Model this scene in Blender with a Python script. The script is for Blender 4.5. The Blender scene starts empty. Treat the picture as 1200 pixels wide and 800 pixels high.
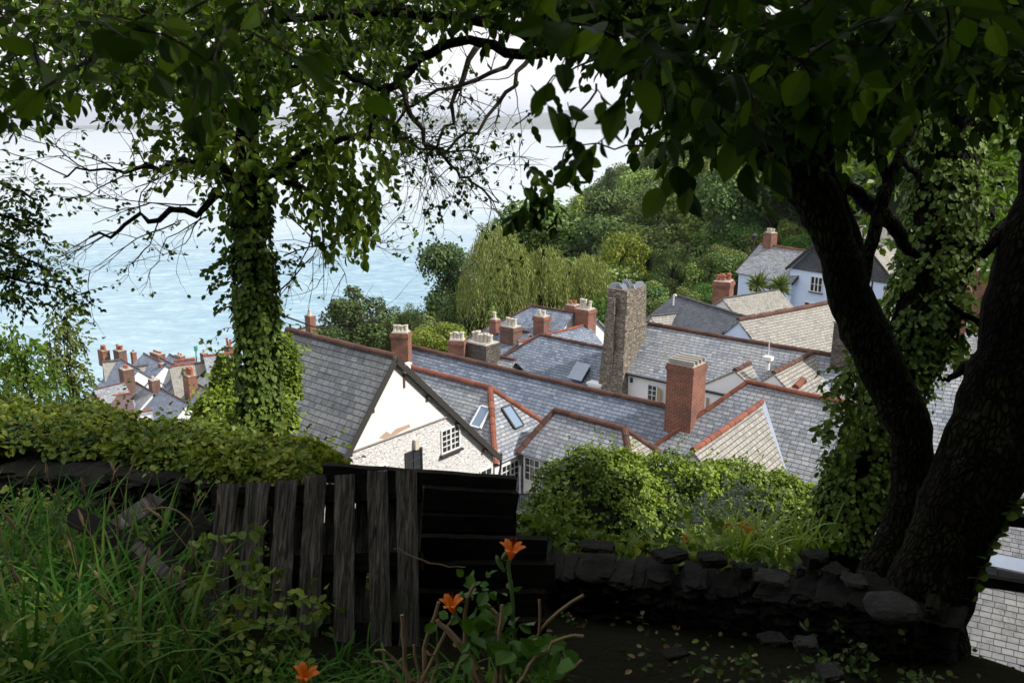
import bpy, math, random
import numpy as np
from mathutils import Vector, Matrix, noise

R = math.radians
random.seed(7); rng = np.random.default_rng(7)
sc = bpy.context.scene
col = sc.collection

# ------------------------------------------------------------------ camera, sky, sun, exposure
FOC = 1000.0                       # focal length in pixels of a 1200 wide picture
PITCH = math.atan(258/1000.0)
cp, sp = math.cos(PITCH), math.sin(PITCH)
cd = bpy.data.cameras.new('camera'); cam = bpy.data.objects.new('camera', cd); col.objects.link(cam)
cam.location = (0, 0, 0); cam.rotation_euler = (R(90) - PITCH, 0, 0)
cd.sensor_width = 36; cd.lens = 30.0; cd.clip_start = 0.1; cd.clip_end = 60000
cd.dof.use_dof = True; cd.dof.focus_distance = 22; cd.dof.aperture_fstop = 7.0
sc.camera = cam

SUN_HEAD, SUN_EL = 105.0, 41.0     # compass heading from +Y clockwise
w = bpy.data.worlds.new('World'); sc.world = w; w.use_nodes = True
nt = w.node_tree; nt.nodes.clear()
out = nt.nodes.new('ShaderNodeOutputWorld'); bg = nt.nodes.new('ShaderNodeBackground')
sky = nt.nodes.new('ShaderNodeTexSky'); sky.sky_type = 'NISHITA'; sky.sun_disc = False
sky.sun_elevation = R(SUN_EL); sky.sun_rotation = R(SUN_HEAD); sky.dust_density = 2.0; sky.altitude = 80
tc = nt.nodes.new('ShaderNodeTexCoord'); mp = nt.nodes.new('ShaderNodeMapping'); mp.inputs['Scale'].default_value = (1, 1, 3.2)
nz = nt.nodes.new('ShaderNodeTexNoise'); nz.inputs['Scale'].default_value = 1.7; nz.inputs['Detail'].default_value = 6; nz.inputs['Roughness'].default_value = .6
rp = nt.nodes.new('ShaderNodeValToRGB'); rp.color_ramp.elements[0].position = .26; rp.color_ramp.elements[1].position = .5
rp.color_ramp.elements[0].color = (.6, .6, .6, 1)
mx = nt.nodes.new('ShaderNodeMix'); mx.data_type = 'RGBA'
mx.inputs['B'].default_value = (8.7, 8.6, 8.8, 1)       # thin bright cloud
nt.links.new(tc.outputs['Generated'], mp.inputs['Vector']); nt.links.new(mp.outputs['Vector'], nz.inputs['Vector'])
nt.links.new(nz.outputs['Fac'], rp.inputs['Fac']); nt.links.new(rp.outputs['Color'], mx.inputs['Factor'])
nt.links.new(sky.outputs['Color'], mx.inputs['A']); nt.links.new(mx.outputs['Result'], bg.inputs['Color'])
bg.inputs['Strength'].default_value = 0.105
nt.links.new(bg.outputs['Background'], out.inputs['Surface'])

sl = bpy.data.lights.new('sun', 'SUN'); sl.energy = 4.6; sl.angle = R(2.5); sl.color = (1.0, .95, .88)
so = bpy.data.objects.new('sun', sl); col.objects.link(so)
sd = Vector((math.sin(R(SUN_HEAD))*math.cos(R(SUN_EL)), math.cos(R(SUN_HEAD))*math.cos(R(SUN_EL)), math.sin(R(SUN_EL))))
so.rotation_euler = sd.to_track_quat('Z', 'Y').to_euler()

sc.view_settings.view_transform = 'Standard'; sc.view_settings.look = 'None'
sc.view_settings.exposure = 0.35; sc.view_settings.gamma = 1.0; sc.view_settings.use_curve_mapping = False
sc.cycles.max_bounces = 5; sc.cycles.diffuse_bounces = 3; sc.cycles.glossy_bounces = 2
sc.cycles.transmission_bounces = 3; sc.cycles.transparent_max_bounces = 4; sc.cycles.volume_bounces = 0
sc.cycles.use_denoising = True; sc.cycles.caustics_reflective = False; sc.cycles.caustics_refractive = False

# ------------------------------------------------------------------ survey helpers
def ray(px, py):
    a = (px - 600)/FOC; b = (400 - py)/FOC
    return Vector((a, cp + b*sp, -sp + b*cp))
def onz(px, py, z):
    r = ray(px, py); t = z/r.z
    return Vector((r.x*t, r.y*t, z))
def at(px, py, D): return ray(px, py)*D
def hd(deg): return Vector((math.sin(R(deg)), math.cos(R(deg)), 0))
UP = Vector((0, 0, 1))

# ------------------------------------------------------------------ objects
def tag(o, label=None, cat=None, group=None, kind=None):
    if label: o['label'] = label
    if cat: o['category'] = cat
    if group: o['group'] = group
    if kind: o['kind'] = kind
    return o
def empty(name, loc, label, cat, group=None):
    o = bpy.data.objects.new(name, None); col.objects.link(o); o.location = loc; o.empty_display_size = .3
    return tag(o, label, cat, group)
def worldloc(o):
    v = Vector((0, 0, 0))
    while o: v += o.location; o = o.parent
    return v
def copy_tree(o, parent=None):
    c = o.copy(); col.objects.link(c); c.parent = parent
    for ch in o.children: copy_tree(ch, c)
    return c

class MB:
    def __init__(s): s.v = []; s.f = []; s.mi = []; s.m = 0
    def face(s, pts):
        n = len(s.v); s.v += [tuple(p) for p in pts]; s.f.append(tuple(range(n, n+len(pts)))); s.mi.append(s.m)
    def add(s, vs, fs):
        n = len(s.v); s.v += [tuple(p) for p in vs]
        for f in fs: s.f.append(tuple(n+i for i in f)); s.mi.append(s.m)
    def box(s, c, t, w, d, h, tap=1.0, bot=True):   # c = centre of the bottom, t = horizontal direction of w
        t = Vector(t).normalized(); n = Vector((t.y, -t.x, 0)); c = Vector(c); vs = []
        for z, k in ((0, 1), (h, tap)):
            for a, b in ((-1, -1), (1, -1), (1, 1), (-1, 1)):
                vs.append(c + t*a*w*k/2 + n*b*d*k/2 + UP*z)
        s.add(vs, [(0, 3, 2, 1)][::-1] + [(4, 5, 6, 7), (0, 1, 5, 4), (1, 2, 6, 5), (2, 3, 7, 6), (3, 0, 4, 7)])
    def obox(s, c, X, Y, Z):                          # half-extent vectors
        c = Vector(c); vs = [c + X*a + Y*b + Z*d for d in (-1, 1) for a, b in ((-1, -1), (1, -1), (1, 1), (-1, 1))]
        s.add(vs, [(0, 3, 2, 1), (4, 5, 6, 7), (0, 1, 5, 4), (1, 2, 6, 5), (2, 3, 7, 6), (3, 0, 4, 7)])
    def slab(s, pts, t):
        pts = [Vector(p) for p in pts]; n = Vector((0, 0, 0))
        for i in range(len(pts)):
            a, b = pts[i], pts[(i+1) % len(pts)]
            n += a.cross(b)
        n.normalize()
        if n.z < 0: pts = pts[::-1]; n = -n
        k = len(pts); lo = [p - n*t for p in pts]
        s.add(pts + lo, [tuple(range(k)), tuple(range(2*k-1, k-1, -1))] + [(i, k+i, k+(i+1) % k, (i+1) % k) for i in range(k)])
    def tube(s, pts, rad, seg=8, cap=True):
        pts = [Vector(p) for p in pts]; n0 = len(s.v); ref = None
        for i, p in enumerate(pts):
            d = (pts[min(i+1, len(pts)-1)] - pts[max(i-1, 0)])
            d = d.normalized() if d.length > 1e-9 else UP
            if ref is None: ref = d.orthogonal().normalized()
            ref = (ref - d*ref.dot(d)); ref = ref.normalized() if ref.length > 1e-6 else d.orthogonal().normalized()
            b = d.cross(ref); r = rad[i] if hasattr(rad, '__len__') else rad
            for k in range(seg):
                a = 2*math.pi*k/seg
                s.v.append(tuple(p + (ref*math.cos(a) + b*math.sin(a))*r))
        for i in range(len(pts)-1):
            for k in range(seg):
                a = n0+i*seg+k; b2 = n0+i*seg+(k+1) % seg
                s.f.append((a, b2, b2+seg, a+seg)); s.mi.append(s.m)
        if cap:
            s.f.append(tuple(n0+k for k in range(seg))[::-1]); s.mi.append(s.m)
            s.f.append(tuple(n0+(len(pts)-1)*seg+k for k in range(seg))); s.mi.append(s.m)
    def lathe(s, c, prof, seg=10, tilt=None):         # prof: list of (r, z)
        M = tilt or Matrix.Identity(3); n0 = len(s.v)
        for r, z in prof:
            for k in range(seg):
                a = 2*math.pi*k/seg
                s.v.append(tuple(Vector(c) + M @ Vector((r*math.cos(a), r*math.sin(a), z))))
        for i in range(len(prof)-1):
            for k in range(seg):
                a = n0+i*seg+k; b = n0+i*seg+(k+1) % seg
                s.f.append((a, b, b+seg, a+seg)); s.mi.append(s.m)
    def build(s, name, mat, parent=None, smooth=False, uv=True, origin=None):
        if origin is not None: o0 = Vector(origin)
        elif parent: o0 = worldloc(parent)
        elif s.v:
            A = np.array(s.v); o0 = Vector((float(A[:, 0].mean()), float(A[:, 1].mean()), float(A[:, 2].min())))
        me = bpy.data.meshes.new(name)
        A = np.array(s.v, dtype=float) - np.array(o0)
        me.from_pydata(A.tolist(), [], s.f)
        for m in (mat if isinstance(mat, (list, tuple)) else [mat]): me.materials.append(m)
        if isinstance(mat, (list, tuple)) and len(mat) > 1: me.polygons.foreach_set('material_index', s.mi)
        if smooth: me.polygons.foreach_set('use_smooth', [True]*len(me.polygons))
        if uv: metric_uv(me)
        me.update()
        o = bpy.data.objects.new(name, me); col.objects.link(o)
        if parent: o.parent = parent
        else: o.location = o0
        return o

def metric_uv(me):
    uvl = me.uv_layers.new(name='UVMap'); dat = np.zeros((len(me.loops), 2))
    for p in me.polygons:
        n = p.normal
        t = UP.cross(n)
        t = t.normalized() if t.length > .05 else Vector((1, 0, 0))
        b = n.cross(t)
        for li in p.loop_indices:
            c = me.vertices[me.loops[li].vertex_index].co
            dat[li] = (c.dot(t) + p.index*0.0, c.dot(b))
    uvl.data.foreach_set('uv', dat.ravel())

def quads_obj(name, P, mat, parent=None, loc=None, nper=4, smooth=False, per=1, half=False):    # P: (N, nper, 3) array of faces
    N = P.shape[0]; o0 = np.array(worldloc(parent)) if parent else (np.array(loc) if loc is not None else np.array([P[..., 0].mean(), P[..., 1].mean(), P[..., 2].min()]))
    me = bpy.data.meshes.new(name); V = (P - o0).reshape(-1, 3)
    me.vertices.add(len(V)); me.vertices.foreach_set('co', V.ravel())
    me.loops.add(len(V)); me.loops.foreach_set('vertex_index', np.arange(len(V)))
    me.polygons.add(N); me.polygons.foreach_set('loop_start', np.arange(N)*nper); me.polygons.foreach_set('loop_total', np.full(N, nper))
    if smooth: me.polygons.foreach_set('use_smooth', np.ones(N, dtype=bool))
    me.materials.append(mat); me.update(); me.validate()
    k = per or 1; L = np.repeat(rng.random(N//k+1), k)[:N] if not half else np.tile(rng.random(N//2), 2)[:N]
    at_ = me.attributes.new('leaf', 'FLOAT', 'FACE'); at_.data.foreach_set('value', L.astype(np.float32))
    o = bpy.data.objects.new(name, me); col.objects.link(o)
    if parent: o.parent = parent
    else: o.location = o0
    return o

# leaves: P centre/base points (N,3), D direction (N,3), size (N,) -> folded six-point leaves, two quads each
def leaf_faces(P, D, S, width=.30, fold=.10, nrm=None):
    N = len(P); D = D/np.linalg.norm(D, axis=1, keepdims=True)
    if nrm is None: nrm = rng.normal(size=(N, 3)) + np.array([0, 0, 1.2])
    Y = np.cross(nrm, D); Y /= (np.linalg.norm(Y, axis=1, keepdims=True)+1e-9); Z = np.cross(D, Y)
    T = [(0, 0, 0), (.25, width*.85, fold), (.62, width, fold), (1, 0, -fold*.8), (.62, -width, fold), (.25, -width*.85, fold)]
    V = [P + S[:, None]*(D*a + Y*b + Z*c) for a, b, c in T]
    q1 = np.stack([V[0], V[3], V[2], V[1]], 1); q2 = np.stack([V[0], V[5], V[4], V[3]], 1)
    return np.concatenate([q1, q2], 0)
def fine_leaves(P, D, S, width=.34, curl=.25, nrm=None):
    N = len(P); D = D/np.linalg.norm(D, axis=1, keepdims=True)
    if nrm is None: nrm = rng.normal(size=(N, 3)) + np.array([0, 0, 1.2])
    Y = np.cross(nrm, D); Y /= (np.linalg.norm(Y, axis=1, keepdims=True)+1e-9); Z = np.cross(D, Y); cu = (curl*rng.uniform(-.3, 1.4, N))[:, None]; S = S[:, None]; W = width*rng.uniform(.8, 1.15, N)[:, None]
    st = ((0, .04), (.12, .62), (.32, .97), (.55, 1.0), (.76, .72), (.91, .3), (1.0, .02)); out_ = []
    def pt(t, w, side): return P + S*(D*t + Y*(W*w*side) + Z*(.12*w*abs(side) - cu*t*t))
    for (t0, w0), (t1, w1) in zip(st, st[1:]):
        for sd_ in (-1, 1):
            q = [pt(t0, w0, 0), pt(t0, w0, sd_), pt(t1, w1, sd_), pt(t1, w1, 0)]
            out_.append(np.stack(q if sd_ > 0 else q[::-1], 1))
    return np.stack(out_, 1).reshape(-1, 4, 3)
def flat_faces(P, S, D=None, asp=.6, up=.6):
    N = len(P); 
    if D is None: D = rng.normal(size=(N, 3))
    D = D/np.linalg.norm(D, axis=1, keepdims=True)
    n = rng.normal(size=(N, 3)) + np.array([0, 0, up]); Y = np.cross(n, D); Y /= (np.linalg.norm(Y, axis=1, keepdims=True)+1e-9)
    S = np.asarray(S)[:, None]
    return np.stack([P - D*S*.5, P + Y*S*asp*.5, P + D*S*.5, P - Y*S*asp*.5], 1)

# ------------------------------------------------------------------ materials
class NT:
    def __init__(s, name):
        s.m = bpy.data.materials.new(name); s.m.use_nodes = True; s.t = s.m.node_tree
        s.b = s.t.nodes['Principled BSDF']; s.o = s.t.nodes['Material Output']
    def n(s, typ, **kw):
        nd = s.t.nodes.new('ShaderNode'+typ)
        for k, v in kw.items():
            if k.startswith('_'): setattr(nd, k[1:], v)
            else:
                key = k.replace('__', ' ')
                nd.inputs[int(key[1:]) if key[0] == 'i' and key[1:].isdigit() else key].default_value = v
        return nd
    def l(s, a, b): s.t.links.new(a, b)
    def math(s, op, a, b=None, c=None):
        nd = s.t.nodes.new('ShaderNodeMath'); nd.operation = op
        for i, x in enumerate((a, b, c)):
            if x is None: continue
            if isinstance(x, (int, float)): nd.inputs[i].default_value = x
            else: s.l(x, nd.inputs[i])
        return nd.outputs[0]
    def ramp(s, fac, stops):
        nd = s.t.nodes.new('ShaderNodeValToRGB'); cr = nd.color_ramp
        while len(cr.elements) < len(stops): cr.elements.new(.5)
        for e, (p, c) in zip(cr.elements, stops): e.position = p; e.color = tuple(c)+(1,) if len(c) == 3 else c
        s.l(fac, nd.inputs['Fac']); return nd.outputs['Color']
    def mix(s, fac, a, b, mode='MIX'):
        nd = s.t.nodes.new('ShaderNodeMix'); nd.data_type = 'RGBA'; nd.blend_type = mode
        for key, x in (('Factor', fac), ('A', a), ('B', b)):
            if isinstance(x, (int, float)): nd.inputs[key].default_value = x
            elif isinstance(x, tuple): nd.inputs[key].default_value = x + (1,)
            else: s.l(x, nd.inputs[key])
        return nd.outputs['Result']
    def noise(s, scale, detail=4, rough=.6, vec=None, dist=0):
        nd = s.n('TexNoise', Scale=scale, Detail=detail, Roughness=rough, Distortion=dist)
        s.l(vec if vec is not None else s.coord(), nd.inputs['Vector']); return nd.outputs['Fac']
    def coord(s, which='Object'):
        if not hasattr(s, '_tc'): s._tc = s.t.nodes.new('ShaderNodeTexCoord')
        return s._tc.outputs[which]
    def bump(s, h, strength=.5, dist=.02):
        nd = s.n('Bump', Strength=strength, Distance=dist); s.l(h, nd.inputs['Height']); s.l(nd.outputs['Normal'], s.b.inputs['Normal'])
    def base(s, c): s.l(c, s.b.inputs['Base Color']) if not isinstance(c, tuple) else setattr(s.b.inputs['Base Color'], 'default_value', c+(1,))

def slate(name, c0, c1, c2, lich=(.36, .34, .28), lamt=.25, W=.30, H=.19, joint=(.015, .016, .02), rough=.55, moss=0):
    s = NT(name); sx = s.n('SeparateXYZ'); s.l(s.coord('UV'), sx.inputs[0])
    wob = s.noise(1.3, 2, .5, s.coord('UV'))
    v = s.math('ADD', sx.outputs[1], s.math('MULTIPLY', wob, .035))
    rowf = s.math('DIVIDE', v, H); row = s.math('FLOOR', rowf); fv = s.math('FRACT', rowf)
    wn = s.n('TexWhiteNoise', _noise_dimensions='1D'); s.l(row, wn.inputs['W'])
    colf = s.math('ADD', s.math('DIVIDE', sx.outputs[0], W), s.math('MULTIPLY', wn.outputs['Value'], 3.0)); colm = s.math('FLOOR', colf)
    fu = s.math('FRACT', colf)
    cb = s.n('CombineXYZ'); s.l(colm, cb.inputs[0]); s.l(row, cb.inputs[1])
    w2 = s.n('TexWhiteNoise', _noise_dimensions='3D'); s.l(cb.outputs[0], w2.inputs['Vector'])
    rnd = w2.outputs['Value']
    c = s.ramp(rnd, [(0, c0), (.5, c1), (.93, tuple((x+y)/2 for x, y in zip(c1, c2))), (1, c2)])
    n1 = s.noise(.55, 5, .65, s.coord('UV')); n2 = s.noise(7, 4, .7, s.coord('UV'))
    m1 = s.ramp(s.math('ADD', s.math('MULTIPLY', n1, .6), s.math('MULTIPLY', n2, .4)), [(.5-lamt*.35, (0, 0, 0)), (.72-lamt*.3, (1, 1, 1))])
    c = s.mix(s.math('MULTIPLY', m1, .25+lamt), c, lich)
    c = s.mix(s.math('MULTIPLY', s.ramp(n2, [(.3, (1, 1, 1)), (.5, (0, 0, 0))]), .45), c, tuple(x*.45 for x in c0))
    if moss:
        n3 = s.noise(1.9, 6, .7, s.coord('UV'))
        c = s.mix(s.math('MULTIPLY', s.ramp(n3, [(.58, (0, 0, 0)), (.66, (1, 1, 1))]), moss), c, (.05, .055, .035))
    jit = s.math('MULTIPLY', rnd, .05)
    e1 = s.math('LESS_THAN', fv, s.math('ADD', .12, jit)); e2 = s.math('LESS_THAN', fu, .055)
    edge = s.math('MAXIMUM', e1, e2)
    c = s.mix(s.math('MULTIPLY', edge, .92), c, joint)
    s.base(c)
    h = s.math('MULTIPLY', s.math('SUBTRACT', 1.0, fv), .6)
    h = s.math('ADD', h, s.math('MULTIPLY', rnd, .5)); h = s.math('MULTIPLY', h, s.math('SUBTRACT', 1.0, edge))
    h = s.math('ADD', h, s.math('MULTIPLY', n2, .25))
    s.bump(h, .9, .03); s.b.inputs['Roughness'].default_value = rough; s.b.inputs['Specular IOR Level'].default_value = .35
    return s.m

def brick(name, c0, c1, mort=(.20, .165, .135), W=.23, H=.078, dirt=.4, dark=(.05, .04, .035)):
    s = NT(name); bt = s.n('TexBrick', Color1=c0+(1,), Color2=c1+(1,), Mortar=mort+(1,), Scale=1.0)
    bt.inputs['Mortar Size'].default_value = .013; bt.inputs['Brick Width'].default_value = W; bt.inputs['Row Height'].default_value = H; bt.inputs['Bias'].default_value = -.1
    s.l(s.coord('UV'), bt.inputs['Vector'])
    n = s.noise(2.2, 6, .7); n2 = s.noise(14, 3, .6)
    c = s.mix(s.math('MULTIPLY', s.ramp(n, [(.42, (0, 0, 0)), (.62, (1, 1, 1))]), dirt), bt.outputs['Color'], dark)
    c = s.mix(s.math('MULTIPLY', n2, .6), c, tuple(x*.4 for x in c0))
    n4 = s.noise(.9, 5, .7); c = s.mix(s.math('MULTIPLY', s.ramp(n4, [(.5, (0, 0, 0)), (.66, (1, 1, 1))]), .6), c, (.07, .05, .04))
    s.base(c); s.bump(s.math('ADD', bt.outputs['Fac'], s.math('MULTIPLY', n2, -.5)), -.7, .02); s.b.inputs['Roughness'].default_value = .9
    return s.m

def rubble(name, c0, c1, c2, scale=4.2, grime=.6, mortar=(.12, .10, .08), flat=(1, 1, 2.2), jw=.07, bs=.8, dist=.05):
    s = NT(name); mpn = s.n('Mapping'); mpn.inputs['Scale'].default_value = flat; s.l(s.coord('Object'), mpn.inputs['Vector'])
    nzz = s.n('TexNoise', Scale=3, Detail=3); s.l(mpn.outputs[0], nzz.inputs['Vector'])
    ad = s.n('VectorMath', _operation='MULTIPLY_ADD'); s.l(nzz.outputs['Color'], ad.inputs[0]); ad.inputs[1].default_value = (.16,)*3; s.l(mpn.outputs[0], ad.inputs[2])
    vo = s.n('TexVoronoi', Scale=scale, Randomness=.9); s.l(ad.outputs[0], vo.inputs['Vector'])
    ve = s.n('TexVoronoi', Scale=scale, Randomness=.9, _feature='DISTANCE_TO_EDGE'); s.l(ad.outputs[0], ve.inputs['Vector'])
    sx = s.n('SeparateXYZ'); s.l(vo.outputs['Color'], sx.inputs[0])
    c = s.ramp(sx.outputs[0], [(0, c0), (.5, c1), (1, c2)])
    n = s.noise(9, 5, .7); c = s.mix(s.math('MULTIPLY', n, grime), c, tuple(x*.35 for x in c1))
    j = s.ramp(ve.outputs['Distance'], [(jw*.4, (0, 0, 0)), (jw, (1, 1, 1))])
    c = s.mix(j, mortar, c); s.base(c)
    s.bump(s.math('ADD', s.math('MULTIPLY', j, .7), s.math('MULTIPLY', n, .6)), bs, dist); s.b.inputs['Roughness'].default_value = .95
    return s.m

def render_wall(name, c, dirty=.25, dcol=(.25, .24, .2), bs=.25, sc_=1.2, rough=.85):
    s = NT(name); n = s.noise(sc_, 6, .7); n2 = s.noise(22, 4, .6)
    cc = s.mix(s.math('MULTIPLY', s.ramp(n, [(.5, (0, 0, 0)), (.75, (1, 1, 1))]), dirty), c, dcol)
    s.base(s.mix(s.math('MULTIPLY', n2, .12), cc, tuple(x*.7 for x in c)))
    s.bump(n2, bs, .01); s.b.inputs['Roughness'].default_value = rough
    return s.m

def plain(name, c, rough=.7, metal=0, var=.3, scale=6, bs=.2, island=0, spec=.4):
    s = NT(name); n = s.noise(scale, 5, .65)
    cc = s.mix(s.math('MULTIPLY', n, var*1.6), c, tuple(x*.45 for x in c))
    if island:
        g = s.n('NewGeometry'); cc = s.mix(s.math('MULTIPLY', g.outputs['Random Per Island'], island), cc, tuple(min(1, x*.35) for x in c))
    s.base(cc); s.b.inputs['Roughness'].default_value = rough; s.b.inputs['Metallic'].default_value = metal
    s.b.inputs['Specular IOR Level'].default_value = spec
    if bs: s.bump(n, bs, .01)
    return s.m

def leafmat(name, c0, c1, c2=None, trans=.35, rough=.5, objvar=.0, spec=.3, big=0):
    s = NT(name); at_ = s.n('Attribute', _attribute_name='leaf'); r = at_.outputs['Fac']
    stops = [(0, c0), (.6, c1)] + ([(1, c2)] if c2 else [(1, c1)])
    c = s.ramp(r, stops)
    if big:
        nb = s.noise(big, 3, .6); c = s.mix(s.math('MULTIPLY', s.ramp(nb, [(.4, (0, 0, 0)), (.65, (1, 1, 1))]), .6), c, tuple(x*1.6 for x in (c2 or c1)))
    if objvar:
        oi = s.n('ObjectInfo'); hs = s.n('HueSaturation'); s.l(c, hs.inputs['Color'])
        s.l(s.math('ADD', .5-.035*objvar, s.math('MULTIPLY', oi.outputs['Random'], .06*objvar)), hs.inputs['Hue'])
        wn = s.n('TexWhiteNoise', _noise_dimensions='1D'); s.l(oi.outputs['Random'], wn.inputs['W'])
        s.l(s.math('ADD', 1-.45*objvar, s.math('MULTIPLY', wn.outputs['Value'], .95*objvar)), hs.inputs['Value'])
        hs.inputs['Saturation'].default_value = 1.0
        c = hs.outputs['Color']
    s.base(c); s.b.inputs['Roughness'].default_value = rough; s.b.inputs['Specular IOR Level'].default_value = spec
    tr = s.n('BsdfTranslucent'); s.l(s.mix(1.0, c, (1.0, 1.0, .45), 'MULTIPLY'), tr.inputs['Color'])
    ms = s.n('MixShader', Fac=trans); s.l(s.b.outputs[0], ms.inputs[1]); s.l(tr.outputs[0], ms.inputs[2]); s.l(ms.outputs[0], s.o.inputs['Surface'])
    return s.m

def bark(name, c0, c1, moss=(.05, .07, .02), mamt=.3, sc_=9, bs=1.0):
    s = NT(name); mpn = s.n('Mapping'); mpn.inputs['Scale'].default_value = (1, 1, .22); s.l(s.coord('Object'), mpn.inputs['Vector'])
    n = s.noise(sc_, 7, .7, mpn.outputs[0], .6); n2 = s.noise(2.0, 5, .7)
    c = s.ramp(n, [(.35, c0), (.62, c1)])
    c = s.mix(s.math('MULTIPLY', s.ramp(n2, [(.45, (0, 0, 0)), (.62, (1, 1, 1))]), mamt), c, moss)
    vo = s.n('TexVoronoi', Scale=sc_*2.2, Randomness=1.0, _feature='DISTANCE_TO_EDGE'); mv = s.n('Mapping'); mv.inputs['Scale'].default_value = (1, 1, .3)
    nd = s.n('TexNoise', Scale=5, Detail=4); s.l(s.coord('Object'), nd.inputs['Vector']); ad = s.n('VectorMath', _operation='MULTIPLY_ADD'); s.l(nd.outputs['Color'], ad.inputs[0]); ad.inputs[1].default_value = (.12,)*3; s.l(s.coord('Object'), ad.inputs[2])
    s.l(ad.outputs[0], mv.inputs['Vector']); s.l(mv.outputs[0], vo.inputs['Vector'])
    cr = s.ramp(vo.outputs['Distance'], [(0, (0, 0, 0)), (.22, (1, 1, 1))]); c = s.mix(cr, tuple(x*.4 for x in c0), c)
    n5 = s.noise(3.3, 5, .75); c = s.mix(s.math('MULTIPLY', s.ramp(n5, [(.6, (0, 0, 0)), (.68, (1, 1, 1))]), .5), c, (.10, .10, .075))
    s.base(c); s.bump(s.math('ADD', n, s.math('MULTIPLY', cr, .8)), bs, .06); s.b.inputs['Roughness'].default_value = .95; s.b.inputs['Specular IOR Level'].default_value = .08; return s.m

def woodmat(name, c0, c1, ax=(1, 1, 1), bs=.8):
    s = NT(name); g = s.n('NewGeometry'); mpn = s.n('Mapping'); mpn.inputs['Scale'].default_value = (14, 3.0, 1); s.l(s.coord('UV'), mpn.inputs['Vector'])
    mpn.inputs['Scale'].default_value = ax
    ad = s.n('VectorMath', _operation='ADD'); s.l(mpn.outputs[0], ad.inputs[0])
    cb = s.n('CombineXYZ'); s.l(s.math('MULTIPLY', g.outputs['Random Per Island'], 37), cb.inputs[2]); s.l(cb.outputs[0], ad.inputs[1])
    n = s.noise(2.2, 8, .72, ad.outputs[0], 1.2); n2 = s.noise(5, 4, .6)
    c = s.ramp(n, [(.32, tuple(x*.2 for x in c0)), (.45, c0), (.68, c1)])
    c = s.mix(s.math('MULTIPLY', g.outputs['Random Per Island'], .5), c, tuple(x*.4 for x in c0))
    c = s.mix(s.math('MULTIPLY', s.ramp(n2, [(.55, (0, 0, 0)), (.7, (1, 1, 1))]), .35), c, (.03, .04, .018))
    s.base(c); s.bump(n, bs, .012); s.b.inputs['Roughness'].default_value = .9; s.b.inputs['Specular IOR Level'].default_value = .12; return s.m

M = {}
M['slate_blue'] = slate('slate_blue', (.10, .13, .185), (.17, .21, .285), (.26, .30, .37), lamt=.14, moss=.25, lich=(.22, .23, .24))
M['slate_big'] = slate('slate_big', (.07, .08, .095), (.125, .14, .16), (.20, .215, .235), lamt=.26, lich=(.24, .24, .2), W=.36, H=.235, moss=.7)
M['slate_grey'] = slate('slate_grey', (.125, .145, .185), (.22, .25, .30), (.36, .385, .43), lamt=.3, moss=.3, lich=(.36, .35, .32))
M['slate_pale'] = slate('slate_pale', (.15, .145, .135), (.25, .24, .225), (.34, .33, .31), lamt=.4, lich=(.36, .335, .28), moss=.3)  # lichen, with sun on right-facing slopes put into a paler colour
M['slate_small'] = slate('slate_small', (.10, .11, .135), (.17, .18, .205), (.27, .28, .30), lamt=.35, lich=(.30, .29, .26), W=.2, H=.125, moss=.5)
M['slate_shaded'] = slate('slate_shaded', (.035, .043, .058), (.06, .07, .09), (.09, .10, .125), lamt=.1, lich=(.14, .15, .16))  # shade of the roof facing away from the sun, put into the slate
M['slate_purple'] = slate('slate_purple', (.10, .06, .075), (.14, .085, .10), (.18, .12, .13), lamt=.1, lich=(.2, .15, .15))
M['slate_hung'] = slate('slate_hung', (.04, .045, .055), (.06, .065, .08), (.08, .085, .10), lamt=.05, W=.25, H=.16)
M['ridge_red'] = plain('ridge_red', (.27, .092, .055), .85, var=.35, island=.6, scale=9, bs=.5)
M['ridge_brown'] = plain('ridge_brown', (.14, .068, .05), .9, var=.5, island=.7, scale=7, bs=.8)
M['ridge_dark'] = plain('ridge_dark', (.09, .085, .09), .8, var=.4, island=.4)
M['brick_red'] = brick('brick_red', (.34, .085, .04), (.17, .05, .03), mort=(.36, .29, .24), W=.25, H=.088)
M['brick_dark'] = brick('brick_dark', (.24, .10, .07), (.16, .08, .06), dirt=.6)
M['brick_orange'] = brick('brick_orange', (.42, .15, .08), (.28, .095, .055), dirt=.55)
M['stone'] = rubble('stone', (.16, .13, .10), (.26, .22, .17), (.36, .31, .25), 3.6, mortar=(.07, .06, .05))
M['stone_dark'] = rubble('stone_dark', (.09, .08, .07), (.14, .12, .10), (.2, .17, .14), 3.8, mortar=(.04, .035, .03))
M['painted_stone'] = rubble('painted_stone', (.72, .71, .69), (.77, .76, .745), (.80, .795, .785), 4.4, grime=.15, mortar=(.45, .42, .39), jw=.022, bs=1.0, dist=.09)
M['white_render'] = render_wall('white_render', (.80, .80, .80), .3, (.42, .42, .42))
M['cream_render'] = render_wall('cream_render', (.76, .755, .745), .6, (.50, .475, .43), sc_=1.3)
M['shade_blue_render'] = render_wall('shade_blue_render', (.60, .72, .93), .2, (.4, .46, .6))  # white walls in shade: the blue cast is put into the colour
M['pink_plaster'] = plain('pink_plaster', (.50, .36, .27), .95, var=.3, scale=12)
M['white_paint'] = plain('white_paint', (.80, .80, .78), .5, var=.15)
M['black_paint'] = plain('black_paint', (.03, .03, .03), .6)
M['dark_trim'] = plain('dark_trim', (.045, .04, .035), .7)
M['tan_board'] = plain('tan_board', (.42, .30, .18), .8)
M['slate_loose'] = plain('loose_slate', (.38, .42, .5), .6, var=.4, island=.4)
M['lead'] = plain('lead', (.34, .40, .50), .45, var=.35, scale=3, metal=.2)
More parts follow.
